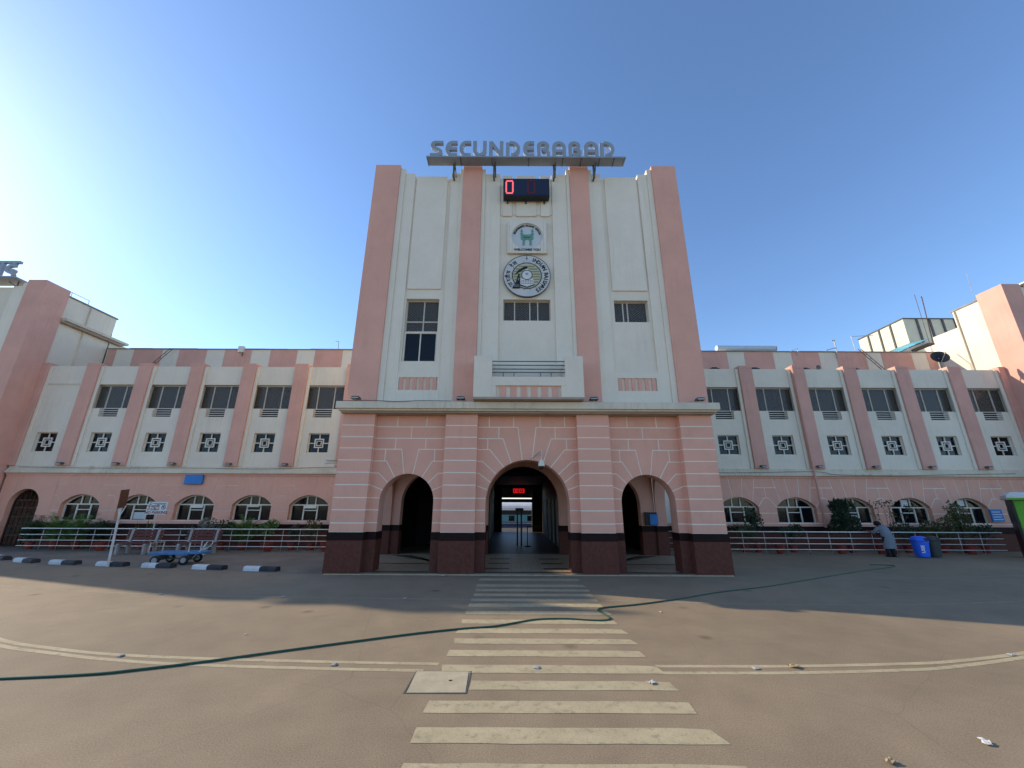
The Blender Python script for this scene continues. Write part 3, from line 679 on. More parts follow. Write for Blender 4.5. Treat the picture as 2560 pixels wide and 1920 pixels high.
def wing(side, name_label, c0, pitch, xa, xb, joint):
    s = -1 if side == 'left' else 1
    cs = [c0 + s * pitch * k for k in range(6)]
    x0, x1 = min(xa, xb), max(xa, xb)
    W = thing('station_wing', name_label, 'building wing', ((x0 + x1) / 2, YW, 0))
    blank = 5 if side == 'left' else None
    # lower wall
    outer = [(x0, 1.0), (x1, 1.0), (x1, 3.2), (x0, 3.2)]
    holes = []
    for k, c in enumerate(cs):
        if k == blank: continue
        holes.append([(c - AW['hw'], AW['sill']), (c + AW['hw'], AW['sill'])] + [(c + px, pz) for px, pz in arc(0, AW['zc'], AW['r'], 90 - AW['a'], 90 + AW['a'], 16)])
    lowl = [(x0, 0), (x1, 0), (x1, 3.2), (x0, 3.2)]
    if blank is not None:
        c = cs[blank]; gp = [(c + 0.72, 0), (c + 0.72, 1.85)] + [(c + px, pz) for px, pz in arc(0, 1.85, 0.72, 0, 180, 16)][1:] + [(c - 0.72, 0)]
        lowl = [(x0, 0)] + gp[::-1] + [(x1, 0), (x1, 3.2), (x0, 3.2)]
    lw = MB().holed(lowl, holes, YW, YW + 0.3, 0, 1).build('lower_wall', [joint, 'salmon_block'], W)
    for k, c in enumerate(cs):
        if k != blank:
            for me in WT['bay']: inst('stone', me, lw, (c, YW, 0))
    for k in range(0, 6):
        xbnd = cs[k] + s * pitch / 2
        if k < 5:
            for me in WT['bound']: inst('stone', me, lw, (xbnd, YW, 0))
    xe = cs[0] - s * pitch / 2
    for a, c in ([(x0, x1)] if blank is None else [(cs[5] + 1.35, x1)]):
        n_ = max(1, round((c - a) / 1.34))
        for k in range(n_): MB().box(a + (c - a) * k / n_ + 0.006, a + (c - a) * (k + 1) / n_ - 0.006, YW - 0.009, YW, 1.031, 1.145).build('stone', 'salmon_block', lw)
    for me in WT['bound']: inst('stone', me, lw, (xe, YW, 0))
    if blank is not None:
        c = cs[blank]; q = c - pitch / 2
        MB().holed([(x0 + 0.02, 1.0), (c - 0.72, 1.0), (c - 0.72, 1.85)] + [(c + px, pz) for px, pz in arc(0, 1.85, 0.72, 180, 0, 16)][1:] + [(c + 0.72, 1.0), (c + 1.33, 1.0), (c + 1.33, 3.2), (x0 + 0.02, 3.2)], [], YW - 0.016, YW).build('stone', 'salmon_block', lw)
        gate = MB()
        gate.holed([(c + px, pz) for px, pz in [(0.715, 0.02)] + arc(0, 1.85, 0.715, 0, 180, 16) + [(-0.715, 0.02)]][::-1], [[(c + px, pz) for px, pz in [(0.655, 0.08)] + arc(0, 1.85, 0.655, 0, 180, 16) + [(-0.655, 0.08)]]], YW + 0.2, YW + 0.25)
        gt = gate.build('gate', 'wood_dark', W)
        for k in range(1, 6): MB().box(c - 0.655 + k * 0.218 - 0.02, c - 0.655 + k * 0.218 + 0.02, YW + 0.21, YW + 0.24, 0.08, 1.85 + math.sqrt(max(0, 0.655 ** 2 - (-0.655 + k * 0.218) ** 2))).build('gate_bar', 'wood_dark', gt)
        for z in (0.5, 0.9, 1.3, 1.7, 2.05): MB().box(c - 0.6, c + 0.6, YW + 0.206, YW + 0.236, z - 0.02, z + 0.02).build('gate_bar', 'rust', gt)
    pl = [(x0, x1)] if blank is None else [(x0, cs[5] - 0.73), (cs[5] + 0.73, x1)]
    for a, c in pl:
        MB().box(a, c, YW - 0.05, YW - 0.019, 0.0, 0.74).build('plinth', 'maroon_granite', W)
        MB().box(a, c, YW - 0.056, YW - 0.019, 0.74, 1.03).build('plinth_band', 'black_granite', W)
    # string course
    bb = MB(); bb.box(x0, x1, YW - 0.05, YW + 0.3, 3.2, 3.30, 1); bb.box(x0, x1, YW - 0.16, YW + 0.3, 3.30, 3.42); bb.box(x0, x1, YW - 0.10, YW + 0.3, 3.42, 3.50); bb.box(x0, x1, YW - 0.04, YW + 0.3, 3.50, 3.64)
    bb.build('string_course', ['cornice_paint', 'salmon_block'], W, bevel=0.008)
    # upper wall
    holes = []
    for k, c in enumerate(cs):
        holes.append(rect(c - 0.515, c + 0.515, 4.31, 5.27))
        if k == blank: continue
        holes.append([(c - 0.98, 6.5), (c - 0.47, 6.5), (c - 0.47, 6.07), (c + 0.47, 6.07), (c + 0.47, 6.5), (c + 0.98, 6.5), (c + 0.98, 7.74), (c - 0.98, 7.74)])
    uw = MB().holed(rect(x0, x1, 3.64, 8.72), holes, YW, YW + 0.3).build('upper_wall', 'white_plaster', W)
    if blank is not None:
        c = cs[blank]; bb = MB(); bb.box(c - 0.98, c + 0.98, YW - 0.03, YW, 7.70, 7.78); bb.box(c - 1.0, c - 0.9, YW - 0.03, YW, 6.4, 7.70); bb.box(c + 0.9, c + 1.0, YW - 0.03, YW, 6.4, 7.7)
        bb.build('blind_window', 'cornice_paint', W)
    for k in range(-1, 6):
        x = cs[0] + s * pitch * (k + 0.5)
        if k == 5: x -= s * 0.05
        MB().box(x - 0.335, x + 0.335, YW - 0.14, YW, 3.641, 8.721).box(x - 0.335, x + 0.335, YW - 0.14, YW + 0.3, 8.721, 8.86).build('pilaster', 'mauve_plaster', W, bevel=0.012)
        MB().box(x - s * 0.42 - 0.075, x - s * 0.42 + 0.075, YW - 0.06, YW, 3.641, 8.70).build('pilaster_strip', 'white_strip', W, bevel=0.008) 
    for k, c in enumerate(cs):
        if k != blank:
            o = inst('window', WT['uw'], W, (c, YW, 0))
            for me in WT['uw_panes']: inst('pane', me, o, (c, YW, 0))
            inst('mesh_screen', WT['uw_screen'], o, (c, YW, 0))
            inst('grille_back', WT['grille_back'], o, (c, YW, 0))
            for z in (6.16, 6.27, 6.38): inst('bar', WT['grille_bar'], o, (c, YW, z))
            if (k * 7 + (s > 0)) % 3 != 1: inst('curtain', WT['curtain'], o, (c + (0.62 if k % 2 else -0.62), YW, 0))
            o = inst('arched_window', WT['aw'], W, (c, YW, 0))
            for me in WT['aw_panes']: inst('pane', me, o, (c, YW, 0))
            if (s < 0 and k == 3) or (s > 0 and k == 2): inst('poster', WT['poster'], o, (c, YW, 0))
            if s > 0 and k in (3, 4): inst('notice', WT['notice'], o, (c, YW, 0))
            if s < 0 and k in (1, 2, 0):
                v = inst('vent_sash', WT['vent_sash'], o, (c, YW + 0.19, 1.86)); v.rotation_euler = (R(-62 if k == 1 else -18), 0, 0)
        o = inst('square_window', WT['sq'], W, (c, YW, 0)); inst('pane', WT['sq_pane'], o, (c, YW, 0))
    # roof, rooms, back
    MB().box(x0, x1, YW + 0.3, 22.3, 8.2, 8.45).build('roof', 'roof_concrete', W)
    bb = MB(); bb.box(x0, x1, 21.6, 21.75, 0, 8.2); bb.box(x0, x1, YW + 0.3, 21.6, 3.3, 3.5); bb.box(x0, x1, YW + 0.3, 21.6, 5.6, 5.8)
    for k in range(5):
        x = cs[k] + s * pitch / 2; bb.box(x - 0.06, x + 0.06, YW + 0.3, 21.6, 0, 8.2)
    bb.build('room_wall', 'interior_room', W)
    aw = MB().box(x0, x1, 22.3, 22.5, 8.2, 10.74).box(x0, x1, 22.5, 26.0, 10.3, 10.5).box(x0, x1, 25.8, 26.0, 0, 10.3).build('attic_wall', 'white_plaster', W)
    if s < 0: pk = [(-24.1, -23.6), (-22.55, -20.85), (-19.85, -18.2), (-17.12, -15.52), (-14.4, -12.8), (-11.75, -10.1), (-9.0, -7.4)]
    else: pk = [(11.35 - 2.7, 12.8 - 2.7 + 0.2), (11.3, 12.8), (13.83, 15.55), (16.66, 18.28), (19.3, 21.06), (22.0, 23.8), (24.7, 25.3)]
    for a, c in pk: MB().box(a, c, 22.285, 22.3, 8.46, 10.74).build('panel', 'mauve_plaster', aw)
    for k in range(14):
        xa_ = x0 + (x1 - x0) * k / 14; xb_ = x0 + (x1 - x0) * (k + 1) / 14 - 0.01
        MB().box(xa_, xb_, 22.25, 22.55, 10.74, 10.79 + random.uniform(0, 0.025)).build('coping', 'roof_concrete', aw)
    if s > 0:
        x = cs[1] + 1.0
        MB().tube([(x + 0.05, YW - 0.19, 1.0), (x + 0.05, YW - 0.19, 8.9)], 0.05, 8).build('drain_pipe', 'mauve_plaster', W)
    return cs
csL = wing('left', 'wing left of the tower with rose pilasters and a blind window', -9.49, 2.68, -5.3, -24.15, 'joint_faded')
csR = wing('right', 'wing right of the tower with rose pilasters, dish and drain pipe', 10.66, 2.69, 6.28, 25.35, 'joint_white')

# ------------------------------------------------------------------ corner pavilions
def pavilion(s, xs, label, yb=22.4, ledge=True):
    x = lambda d: xs + s * d                    # distance outwards from the face towards the wing
    P = thing('corner_pavilion', label, 'pavilion', (x(4), 18.4, 0))
    def bx(mb, d0, d1, *a, **k): q = sorted((x(d0), x(d1))); return mb.box(q[0], q[1], *a, **k)
    m_ = MB(); bx(m_, 0.1, 7.9, 18.6, yb, 0, 12.72); bx(m_, 0.1, 7.9, yb, 22.35, 0, 11.75); bx(m_, 0.1, 7.9, 22.36, 26, 0, 11.3); m_.build('wall', 'white_plaster', P)
    m_ = MB(); bx(m_, 0.08, 7.9, 18.58, 22.38, 0.0, 3.3); m_.build('base_wall', 'salmon_block', P)
    m_ = MB(); bx(m_, 0.06, 7.9, 18.5, 22.38, 3.3, 3.6); m_.build('string_course', 'cornice_paint', P)
    for d0, d1 in ((0, 0.95), (7.0, 8.0)):
        m_ = MB(); bx(m_, d0, d1, 18.36, 19.56, 0, 13.04); m_.build('pilaster', 'mauve_plaster', P, bevel=0.012)
    for d0, d1, t_, y in ((0.951, 1.25, 12.9, 18.45), (1.251, 1.8, 12.75, 18.52), (6.2, 6.7, 12.75, 18.52), (6.701, 6.999, 12.9, 18.45)):
        m_ = MB(); bx(m_, d0, d1, y, 18.6, 3.6, t_); m_.build('step_strip', 'white_strip', P)
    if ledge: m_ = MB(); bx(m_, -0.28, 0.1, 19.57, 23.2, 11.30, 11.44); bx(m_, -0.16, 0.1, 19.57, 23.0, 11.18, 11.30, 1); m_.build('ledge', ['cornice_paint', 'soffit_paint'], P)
    m_ = MB(); bx(m_, 0.05, 7.9, 19.57, yb + 0.05, 12.72, 12.80); m_.build('coping', 'roof_concrete', P)
    m_ = MB(); bx(m_, 0.0, 0.1, 20.8, 20.83, 8.5, 12.7); m_.build('wall_joint', 'cornice_paint', P)
    return P
pavilion(-1, -24.2, 'grey-pink corner pavilion in shade at the left edge')
pavilion(1, 25.4, 'sunlit cream and orange corner pavilion at the right edge', 20.95, False)

# ------------------------------------------------------------------ roof sign of the tower
def stroke(mb, pts, wdt, y0, y1, close=False):
    """thick flat stroke through pts (x, z) with mitred corners"""
    n = len(pts); L = []; Rr = []
    for i in range(n):
        a = pts[max(i - 1, 0)]; c = pts[min(i + 1, n - 1)]; p = pts[i]
        d0 = Vector((p[0] - a[0], p[1] - a[1])); d1 = Vector((c[0] - p[0], c[1] - p[1]))
        if d0.length < 1e-6: d0 = d1
        if d1.length < 1e-6: d1 = d0
        d0.normalize(); d1.normalize(); n0 = Vector((-d0.y, d0.x)); n1 = Vector((-d1.y, d1.x)); m_ = n0 + n1
        m_ = m_.normalized() if m_.length > 1e-5 else n0
        k = wdt / 2 / max(0.45, m_.dot(n0))
        L.append((p[0] + m_.x * k, p[1] + m_.y * k)); Rr.append((p[0] - m_.x * k, p[1] - m_.y * k))
    mb.prism(L + Rr[::-1], y0, y1)
def ell(cx, cz, rx, rz, a0, a1, n=10):
    return [(cx + rx * math.cos(R(a0 + (a1 - a0) * k / n)), cz + rz * math.sin(R(a0 + (a1 - a0) * k / n))) for k in range(n + 1)]
def glyph(ch, w, h):
    t = 0.135; i = t / 2; r_ = min(w, h) / 2
    if ch == 'S':
        return t, [[(w, h - i), (w * 0.38, h - i)] + ell(w * 0.36, h * 0.72, w * 0.36 - i, h * 0.28 - i, 90, 215, 8)[1:] + [(w * 0.72, h * 0.40)] + ell(w * 0.62, h * 0.26, w * 0.36 - i, h * 0.26 - i, 35, -90, 8)[1:] + [(0, i)]]
    if ch in 'CE':
        s_ = [[(w, h - i), (w * 0.55, h - i)] + ell(w * 0.55, h / 2, w * 0.55 - i, h / 2 - i, 90, 270, 12)[1:-1] + [(w * 0.55, i), (w, i)]]
        if ch == 'E': s_.append([(t * 0.9, h * 0.5), (w * 0.98, h * 0.5)])
        return t, s_
    if ch == 'U':
        return t, [[(i, h), (i, h * 0.38)] + ell(w / 2, h * 0.38, w / 2 - i, h * 0.38 - i, 180, 360, 10)[1:-1] + [(w - i, h * 0.38), (w - i, h)]]
    if ch == 'N':
        return t, [[(i, 0), (i, h * 0.98)], [(t * 0.6, h - i * 0.9), (w - t * 0.6, i * 0.9)], [(w - i, 0.0), (w - i, h)]]
    if ch == 'D':
        return t, [[(i, 0), (i, h * 0.90)], [(t, h - i)] + [(w * 0.4, h - i)] + ell(w * 0.4, h / 2, w * 0.6 - i, h / 2 - i, 90, -90, 12)[1:-1] + [(w * 0.38, i)]]
    if ch == 'A':
        return t, [[(i, 0), (i, h * 0.58)] + ell(w / 2, h * 0.58, w / 2 - i, h * 0.42 - i, 180, 0, 10)[1:-1] + [(w - i, h * 0.58), (w - i, 0)], [(t, h * 0.36), (w - t, h * 0.36)]]
    if ch == 'B':
        return t, [[(i, 0), (i, h * 0.6)] + ell(w * 0.46, h * 0.68, w * 0.46 - i, h * 0.32 - i, 165, -70, 10) + [(w * 0.38, h * 0.47)], [(w * 0.5, h * 0.44)] + ell(w * 0.56, h * 0.27, w * 0.44 - i, h * 0.27 - i, 60, -90, 8) + [(w * 0.3, i)]]
    if ch == 'R':
        return t, [[(i, 0), (i, h * 0.6)] + ell(w * 0.48, h * 0.68, w * 0.48 - i, h * 0.32 - i, 165, -60, 10) + [(w * 0.36, h * 0.45)], [(w * 0.46, h * 0.40), (w * 0.72, h * 0.38), (w - i, h * 0.22), (w - i, 0)]]
RS = thing('rooftop_sign', 'blue-grey SECUNDERABAD letters on a tray above the tower', 'sign', (CX, 12.4, 14.3))
tr = MB(); tr.box(-3.28, 4.27, 11.97, 12.42, 14.53, 14.55); tr.box(-3.28, 4.27, 11.97, 11.99, 14.49, 14.53); tr.box(-3.28, -3.26, 11.99, 12.42, 14.49, 14.53); tr.box(4.25, 4.27, 11.99, 12.42, 14.49, 14.53)
tray = tr.build('tray', 'sheet_grey', RS)
for x in (-2.0, -0.8, 0.6, 1.9, 2.6, 3.3, 3.85): MB().box(x - 0.012, x + 0.012, 11.99, 12.42, 14.505, 14.529).build('tray_rib', 'tank_rib', tray)
px = dict(zip(range(12), [(140, 268), (295, 415), (438, 555), (577, 715), (742, 888), (915, 1060), (1090, 1205), (1232, 1365), (1388, 1528), (1555, 1690), (1715, 1860), (1880, 2028)]))
for i, ch in enumerate('SECUNDERABAD'):
    a = -3.15 + (px[i][0] - 140) * 7.02 / 1888; c = -3.15 + (px[i][1] - 140) * 7.02 / 1888
    t, ss = glyph(ch, c - a, 0.73); mb = MB()
    for k, st in enumerate(ss): stroke(mb, [(a + x, 14.555 + z) for x, z in st], t * (1.0 if ch != 'S' else 0.95), 11.975 + 0.003 * k, 12.10 - 0.003 * k)
    mb.build('letter', 'letter_blue', RS)
    xm = (a + c) / 2; MB().tube([(xm, 12.13, 14.55), (xm, 12.13, 15.15)], 0.012, 5).build('letter_stay', 'steel_dull', RS)
for x in (-2.28, -0.73, 1.58, 3.12):
    m_ = MB(); m_.box(x - 0.035, x + 0.035, 12.36, 12.41, 13.95, 14.53); m_.box(x - 0.03, x + 0.03, 12.41, 12.6, 13.97, 14.02); m_.tube([(x + 0.06, 12.6, 14.15), (x + 0.06, 12.2, 14.5)], 0.025, 5)
    m_.build('post', 'tank_rib', RS)

# ------------------------------------------------------------------ digital clock on the tower
def seg_digit(mb, x, z, w, h, y0, y1, segs, t):
    g = t * 0.12; H2 = h / 2
    S = {'a': (x + t * 0.5, x + w - t * 0.5, z + h - t, z + h), 'g': (x + t * 0.5, x + w - t * 0.5, z + H2 - t / 2, z + H2 + t / 2), 'd': (x + t * 0.5, x + w - t * 0.5, z, z + t),
         'f': (x, x + t, z + H2 + g, z + h - t - g), 'b': (x + w - t, x + w, z + H2 + g, z + h - t - g), 'e': (x, x + t, z + t + g, z + H2 - g), 'c': (x + w - t, x + w, z + t + g, z + H2 - g)}
    for k in segs: a = S[k]; mb.box(a[0], a[1], y0, y1, a[2], a[3])
D = thing('digital_clock', 'black digital clock board with red zeros high on the tower', 'clock', (CX, 12.4, 13.0))
MB().box(-0.36, 1.38, 12.28, 12.55, 12.98, 13.80).build('casing', 'black_plastic', D, bevel=0.02)
MB().box(-0.32, 1.34, 12.272, 12.28, 13.03, 13.76).build('screen', 'screen_navy' if 'screen_navy' in M else mat('screen_navy', (0.012, 0.016, 0.035), 0.12, 0.05, 3, 0, spec=0.6).name, D)
for x, m_ in ((-0.28, 'led_pale'), (0.54, 'led_dim')):
    mb = MB(); seg_digit(mb, x, 13.08, 0.31, 0.62, 12.264, 12.272, 'abcdef', 0.06); mb.build('digit', m_, D)
for x in (-0.2, 0.5, 1.2): MB().box(x - 0.03, x + 0.03, 12.55, 12.6, 12.9, 13.9).build('bracket', 'tank_rib', D)
# ------------------------------------------------------------------ welcome plaque
Pq = thing('welcome_plaque', 'square white plaque with green monument, above the round emblem', 'plaque', (CX, 12.6, 10.7))
pcx, pcz, prd = 0.535, 11.42, 0.575
circ = [(pcx + x, pcz + z) for x, z in arc(0, 0, prd, 0, 360, 40)][:-1]
MB().holed(rect(-0.19, 1.27, 10.70, 12.08), [circ], 12.54, 12.64).build('board', 'plaque_face', Pq)
MB().prism(circ, 12.60, 12.655).build('disc', 'plaque_sky', Pq)
for x in [-0.13 + k * 0.115 for k in range(13)]:
    zz = pcz - math.sqrt(max(0, prd ** 2 - (x - pcx) ** 2)) - 0.02 if abs(x - pcx) < prd else None
    z1 = 12.05
    if zz is None: MB().box(x - 0.004, x + 0.004, 12.536, 12.54, 10.74, z1).build('slat_line', 'bar_grey', Pq)
    elif zz > 10.9: MB().box(x - 0.004, x + 0.004, 12.536, 12.54, 10.74, zz).build('slat_line', 'bar_grey', Pq)
mb = MB(); st = 'SECUNDERABAD RAILWAY STATION'
for i, ch in enumerate(st):
    a = R(163 - (163 - 17) * i / (len(st) - 1))
    if ch != ' ': text_mesh(ch, 0.115, mb, (pcx + 0.49 * math.cos(a), 12.597, pcz + 0.49 * math.sin(a)), rot=a - math.pi / 2, extrude=0.003, bold=0.004)
text_mesh('WELCOMES YOU', 0.125, mb, (pcx, 12.532, 10.83), extrude=0.003, bold=0.004)
mb.build('lettering', 'ink_black', Pq)
mb = MB(); u = lambda x: pcx + x; v_ = lambda z: pcz + z
mb.holed([(u(-0.17), v_(-0.36)), (u(-0.085), v_(-0.36)), (u(-0.085), v_(-0.2))] + [(u(x), v_(z)) for x, z in arc(0, -0.2, 0.085, 180, 0, 10)][1:] + [(u(0.085), v_(-0.36)), (u(0.17), v_(-0.36)), (u(0.17), v_(0.07)), (u(-0.17), v_(0.07))], [], 12.585, 12.60)
mb.box(u(-0.22), u(0.22), 12.582, 12.60, v_(-0.12), v_(-0.08)); mb.box(u(-0.16), u(0.16), 12.581, 12.599, v_(0.071), v_(0.1))
for sx in (-0.2, 0.2):
    mb.box(u(sx - 0.035), u(sx + 0.035), 12.584, 12.601, v_(-0.079), v_(0.12)); mb.box(u(sx - 0.06), u(sx + 0.06), 12.580, 12.60, v_(0.12), v_(0.15))
    mb.box(u(sx - 0.03), u(sx + 0.03), 12.584, 12.60, v_(0.151), v_(0.24)); mb.box(u(sx - 0.045), u(sx + 0.045), 12.580, 12.60, v_(0.241), v_(0.262))
    mb.prism([(u(sx + x), v_(0.263 + z)) for x, z in ell(0, 0.035, 0.03, 0.05, 0, 360, 12)[:-1]], 12.583, 12.60)
mb.build('monument', 'monument_green', Pq)
mb = MB()
for k in range(5): mb.box(u(-0.12 + k * 0.055), u(-0.095 + k * 0.055), 12.576, 12.5815, v_(-0.05), v_(0.0))
mb.build('monument_window', 'ink_black', Pq)
# ------------------------------------------------------------------ round emblem
Em = thing('round_emblem', 'round pale blue railway emblem with locomotive, above the middle window', 'emblem', (CX, 12.6, 8.93))
ex, ez, er = 0.515, 9.765, 0.83
MB().prism([(ex + x, ez + z) for x, z in arc(0, 0, er, 0, 360, 56)][:-1], 12.56, 12.62).build('disc', 'emblem_face', Em)
def ring(r0, r1, y0, y1, m_, nm, a0=0, a1=360, n=56):
    mb = MB(); o = arc(ex, ez, r1, a0, a1, n); i_ = arc(ex, ez, r0, a0, a1, n)
    for k in range(n): mb.prism([o[k], o[k + 1], i_[k + 1], i_[k]], y0, y1)
    return mb.build(nm, m_, Em)
ring(er - 0.0, er + 0.02, 12.55, 12.625, 'tank_rib', 'rim'); ring(0.505, 0.535, 12.548, 12.56, 'ink_black', 'inner_ring')
MB().prism([(ex + x, ez + z) for x, z in arc(0, 0, 0.505, 0, 360, 40)][:-1], 12.552, 12.56).build('inner_disc', 'emblem_cream', Em)
for k in range(8):
    z = -0.36 + k * 0.105; hx = math.sqrt(0.49 ** 2 - (abs(z) + 0.03) ** 2)
    MB().box(ex - hx, ex + hx, 12.549, 12.552, ez + z - 0.028, ez + z + 0.028).build('stripe', 'emblem_olive', Em)
mb = MB(); mb.prism([(ex + 0.0 + x, ez + 0.02 + z) for x, z in arc(0, 0, 0.205, 0, 360, 28)][:-1], 12.538, 12.549)
mb.prism([(ex - 0.23, ez - 0.13), (ex - 0.23, ez - 0.36), (ex, ez - 0.45), (ex + 0.23, ez - 0.36), (ex + 0.23, ez - 0.13)], 12.541, 12.549)
mb.box(ex - 0.06, ex + 0.06, 12.541, 12.549, ez + 0.225, ez + 0.28); mb.build('locomotive', 'board_white', Em)
mb = MB(); o = arc(ex, ez + 0.02, 0.20, 0, 360, 28); i_ = arc(ex, ez + 0.02, 0.175, 0, 360, 28)
for k in range(28): mb.prism([o[k], o[k + 1], i_[k + 1], i_[k]], 12.534, 12.538)
for zz in (-0.2, -0.26, -0.32):
    for k in range(-3, 4): mb.box(ex + k * 0.06 - 0.014, ex + k * 0.06 + 0.014, 12.536, 12.541, ez + zz - 0.012, ez + zz + 0.012)
stroke(mb, [(ex - 0.25, ez - 0.38), (ex, ez - 0.475), (ex + 0.25, ez - 0.38)], 0.03, 12.535, 12.548)
mb.prism([(ex - 0.30, ez + 0.08), (ex - 0.26, ez + 0.06), (ex - 0.24, ez - 0.40), (ex - 0.25, ez - 0.52), (ex - 0.52, ez - 0.52), (ex - 0.50, ez - 0.44), (ex - 0.40, ez - 0.30)], 12.536, 12.548)
mb.prism([(ex - 0.44, ez + 0.02), (ex - 0.3, ez + 0.22), (ex - 0.1, ez + 0.36), (ex + 0.01, ez + 0.37), (ex + 0.03, ez + 0.28), (ex - 0.08, ez + 0.26), (ex - 0.25, ez + 0.15)], 12.537, 12.548)
mb.build('locomotive_lines', 'ink_black', Em)
mb = MB(); mb.prism([(ex - 0.30, ez - 0.10), (ex - 0.28, ez - 0.11), (ex - 0.29, ez - 0.20), (ex - 0.33, ez - 0.20)], 12.532, 12.536); mb.box(ex - 0.46, ex - 0.27, 12.532, 12.536, ez - 0.40, ez - 0.38); mb.box(ex - 0.47, ex - 0.27, 12.532, 12.536, ez - 0.45, ez - 0.43)
mb.box(ex - 0.05, ex + 0.05, 12.534, 12.5375, ez + 0.03, ez + 0.1); mb.build('highlights', 'sheet_grey', Em)
mb = MB(); st = 'INDIAN RAILWAYS'
for i, ch in enumerate(st):
    a = R(70 - (70 + 58) * i / (len(st) - 1))
    if ch != ' ': text_mesh(ch, 0.20, mb, (ex + 0.685 * math.cos(a), 12.556, ez + 0.685 * math.sin(a)), rot=a - math.pi / 2, extrude=0.004, bold=0.006)
for ch, a in (('भा', 212), ('र', 196), ('ती', 183), ('य', 168), ('रे', 143), ('ल', 130)):
    a = R(a); text_mesh(ch, 0.20, mb, (ex + 0.67 * math.cos(a), 12.556, ez + 0.67 * math.sin(a)), rot=a - math.pi / 2, extrude=0.004, bold=0.005)
for k in range(16):
    a = 2 * math.pi * (k + 0.5) / 16; mb.box(ex + 0.575 * math.cos(a) - 0.012, ex + 0.575 * math.cos(a) + 0.012, 12.553, 12.56, ez + 0.575 * math.sin(a) - 0.012, ez + 0.575 * math.sin(a) + 0.012)
mb.box(ex - 0.008, ex + 0.008, 12.553, 12.56, ez + 0.72, ez + 0.83); mb.box(ex - 0.025, ex + 0.025, 12.552, 12.56, ez + 0.68, ez + 0.73)
mb.build('lettering', 'ink_black', Em)

# ------------------------------------------------------------------ lamps and cameras on the facade
def floodlight(x, y, z, label, group):
    f = thing('floodlight', label, 'floodlight', (x, y, z), 0, group)
    b_ = MB(); b_.box(-0.13, 0.13, -0.22, 0.02, 0.05, 0.09); b_.box(-0.11, 0.11, -0.2, 0.0, 0.09, 0.13); b_.build('housing', 'tank_rib', f, local=True)
    MB().box(-0.02, 0.02, -0.1, -0.06, -0.02, 0.05).build('bracket', 'bar_grey', f, local=True)
    MB().box(-0.12, 0.12, -0.225, -0.22, 0.052, 0.088).build('lens', 'bar_grey', f, local=True)
for x, t_ in ((-4.92, 'at the left end'), (-1.61, 'left of the balcony'), (2.58, 'right of the balcony'), (5.93, 'at the right end')):
    floodlight(x, 12.3, 5.04, 'small floodlight on the tower cornice, ' + t_, 'floodlights on the tower cornice')
for k in range(5):
    floodlight(csL[0] - 2.68 * (k + 0.5), 19.5, 3.66, 'small floodlight at the foot of the %s pilaster left of the tower' % ordinal(k), 'floodlights on the wing ledges')
    floodlight(csR[0] + 2.69 * (k + 0.5), 19.5, 3.66, 'small floodlight at the foot of the %s pilaster right of the tower' % ordinal(k), 'floodlights on the wing ledges')
f = thing('dome_camera', 'white dome security camera hanging over the middle arch', 'camera', (0.9, 12.4, 3.02))
MB().tube([(0.9, 12.75, 3.42), (0.9, 12.42, 3.50), (0.9, 12.3, 3.5), (0.9, 12.28, 3.2)], 0.018, 8).build('arm', 'pole_white', f)
MB().lathe([(0.03, 3.24), (0.055, 3.2), (0.085, 3.14), (0.1, 3.07), (0.1, 3.04)], 18, (0.9, 12.28, 0)).build('hood', 'frame_white', f, smooth=True)
MB().lathe([(0.085, 3.04), (0.08, 3.0), (0.055, 2.965), (0.015, 2.95)], 18, (0.9, 12.28, 0)).build('dome', 'black_plastic', f, smooth=True)
MB().tube(catmull([(0.62, 12.74, 3.30), (0.74, 12.55, 3.38), (0.86, 12.4, 3.49)], 5), 0.008, 5).build('cable', 'black_plastic', f)
f = thing('bullet_camera', 'white bullet camera at the left corner of the tower', 'camera', (-5.45, 12.85, 3.1))
MB().tube([(-5.36, 12.9, 3.2), (-5.5, 12.85, 3.2)], 0.02, 6).build('bracket', 'pole_white', f)
MB().tube([(-5.46, 12.85, 3.2), (-5.8, 12.6, 3.15)], 0.045, 10).build('body', 'frame_white', f)
MB().box(-5.83, -5.48, 12.60, 12.80, 3.235, 3.25).build('sunshield', 'frame_white', f)
def cable(pts, label):
    tag(MB().tube(catmull(pts, 6), 0.009, 5).build('cable', 'black_plastic', loc=pts[0]), label, 'cable', 'cables on the facade')
cable([(-5.3, 12.12, 5.02), (-4.3, 12.12, 5.025), (-3.6, 12.1, 4.99), (-2.9, 12.12, 5.025), (-1.9, 12.12, 5.02)], 'thin black cable along the left half of the tower cornice')
cable([(8.5, 19.42, 3.45), (11, 19.42, 3.44), (14.4, 19.4, 3.5), (15.5, 19.4, 3.36), (18.5, 19.4, 3.33), (20.5, 19.4, 3.38), (24, 19.42, 3.45)], 'slack black cable along the ledge of the right wing')
cable([(-8.5, 19.42, 3.62), (-12, 19.44, 3.52), (-16, 19.42, 3.55), (-20, 19.43, 3.53), (-23.5, 19.42, 3.57)], 'thin black cable along the ledge of the left wing')

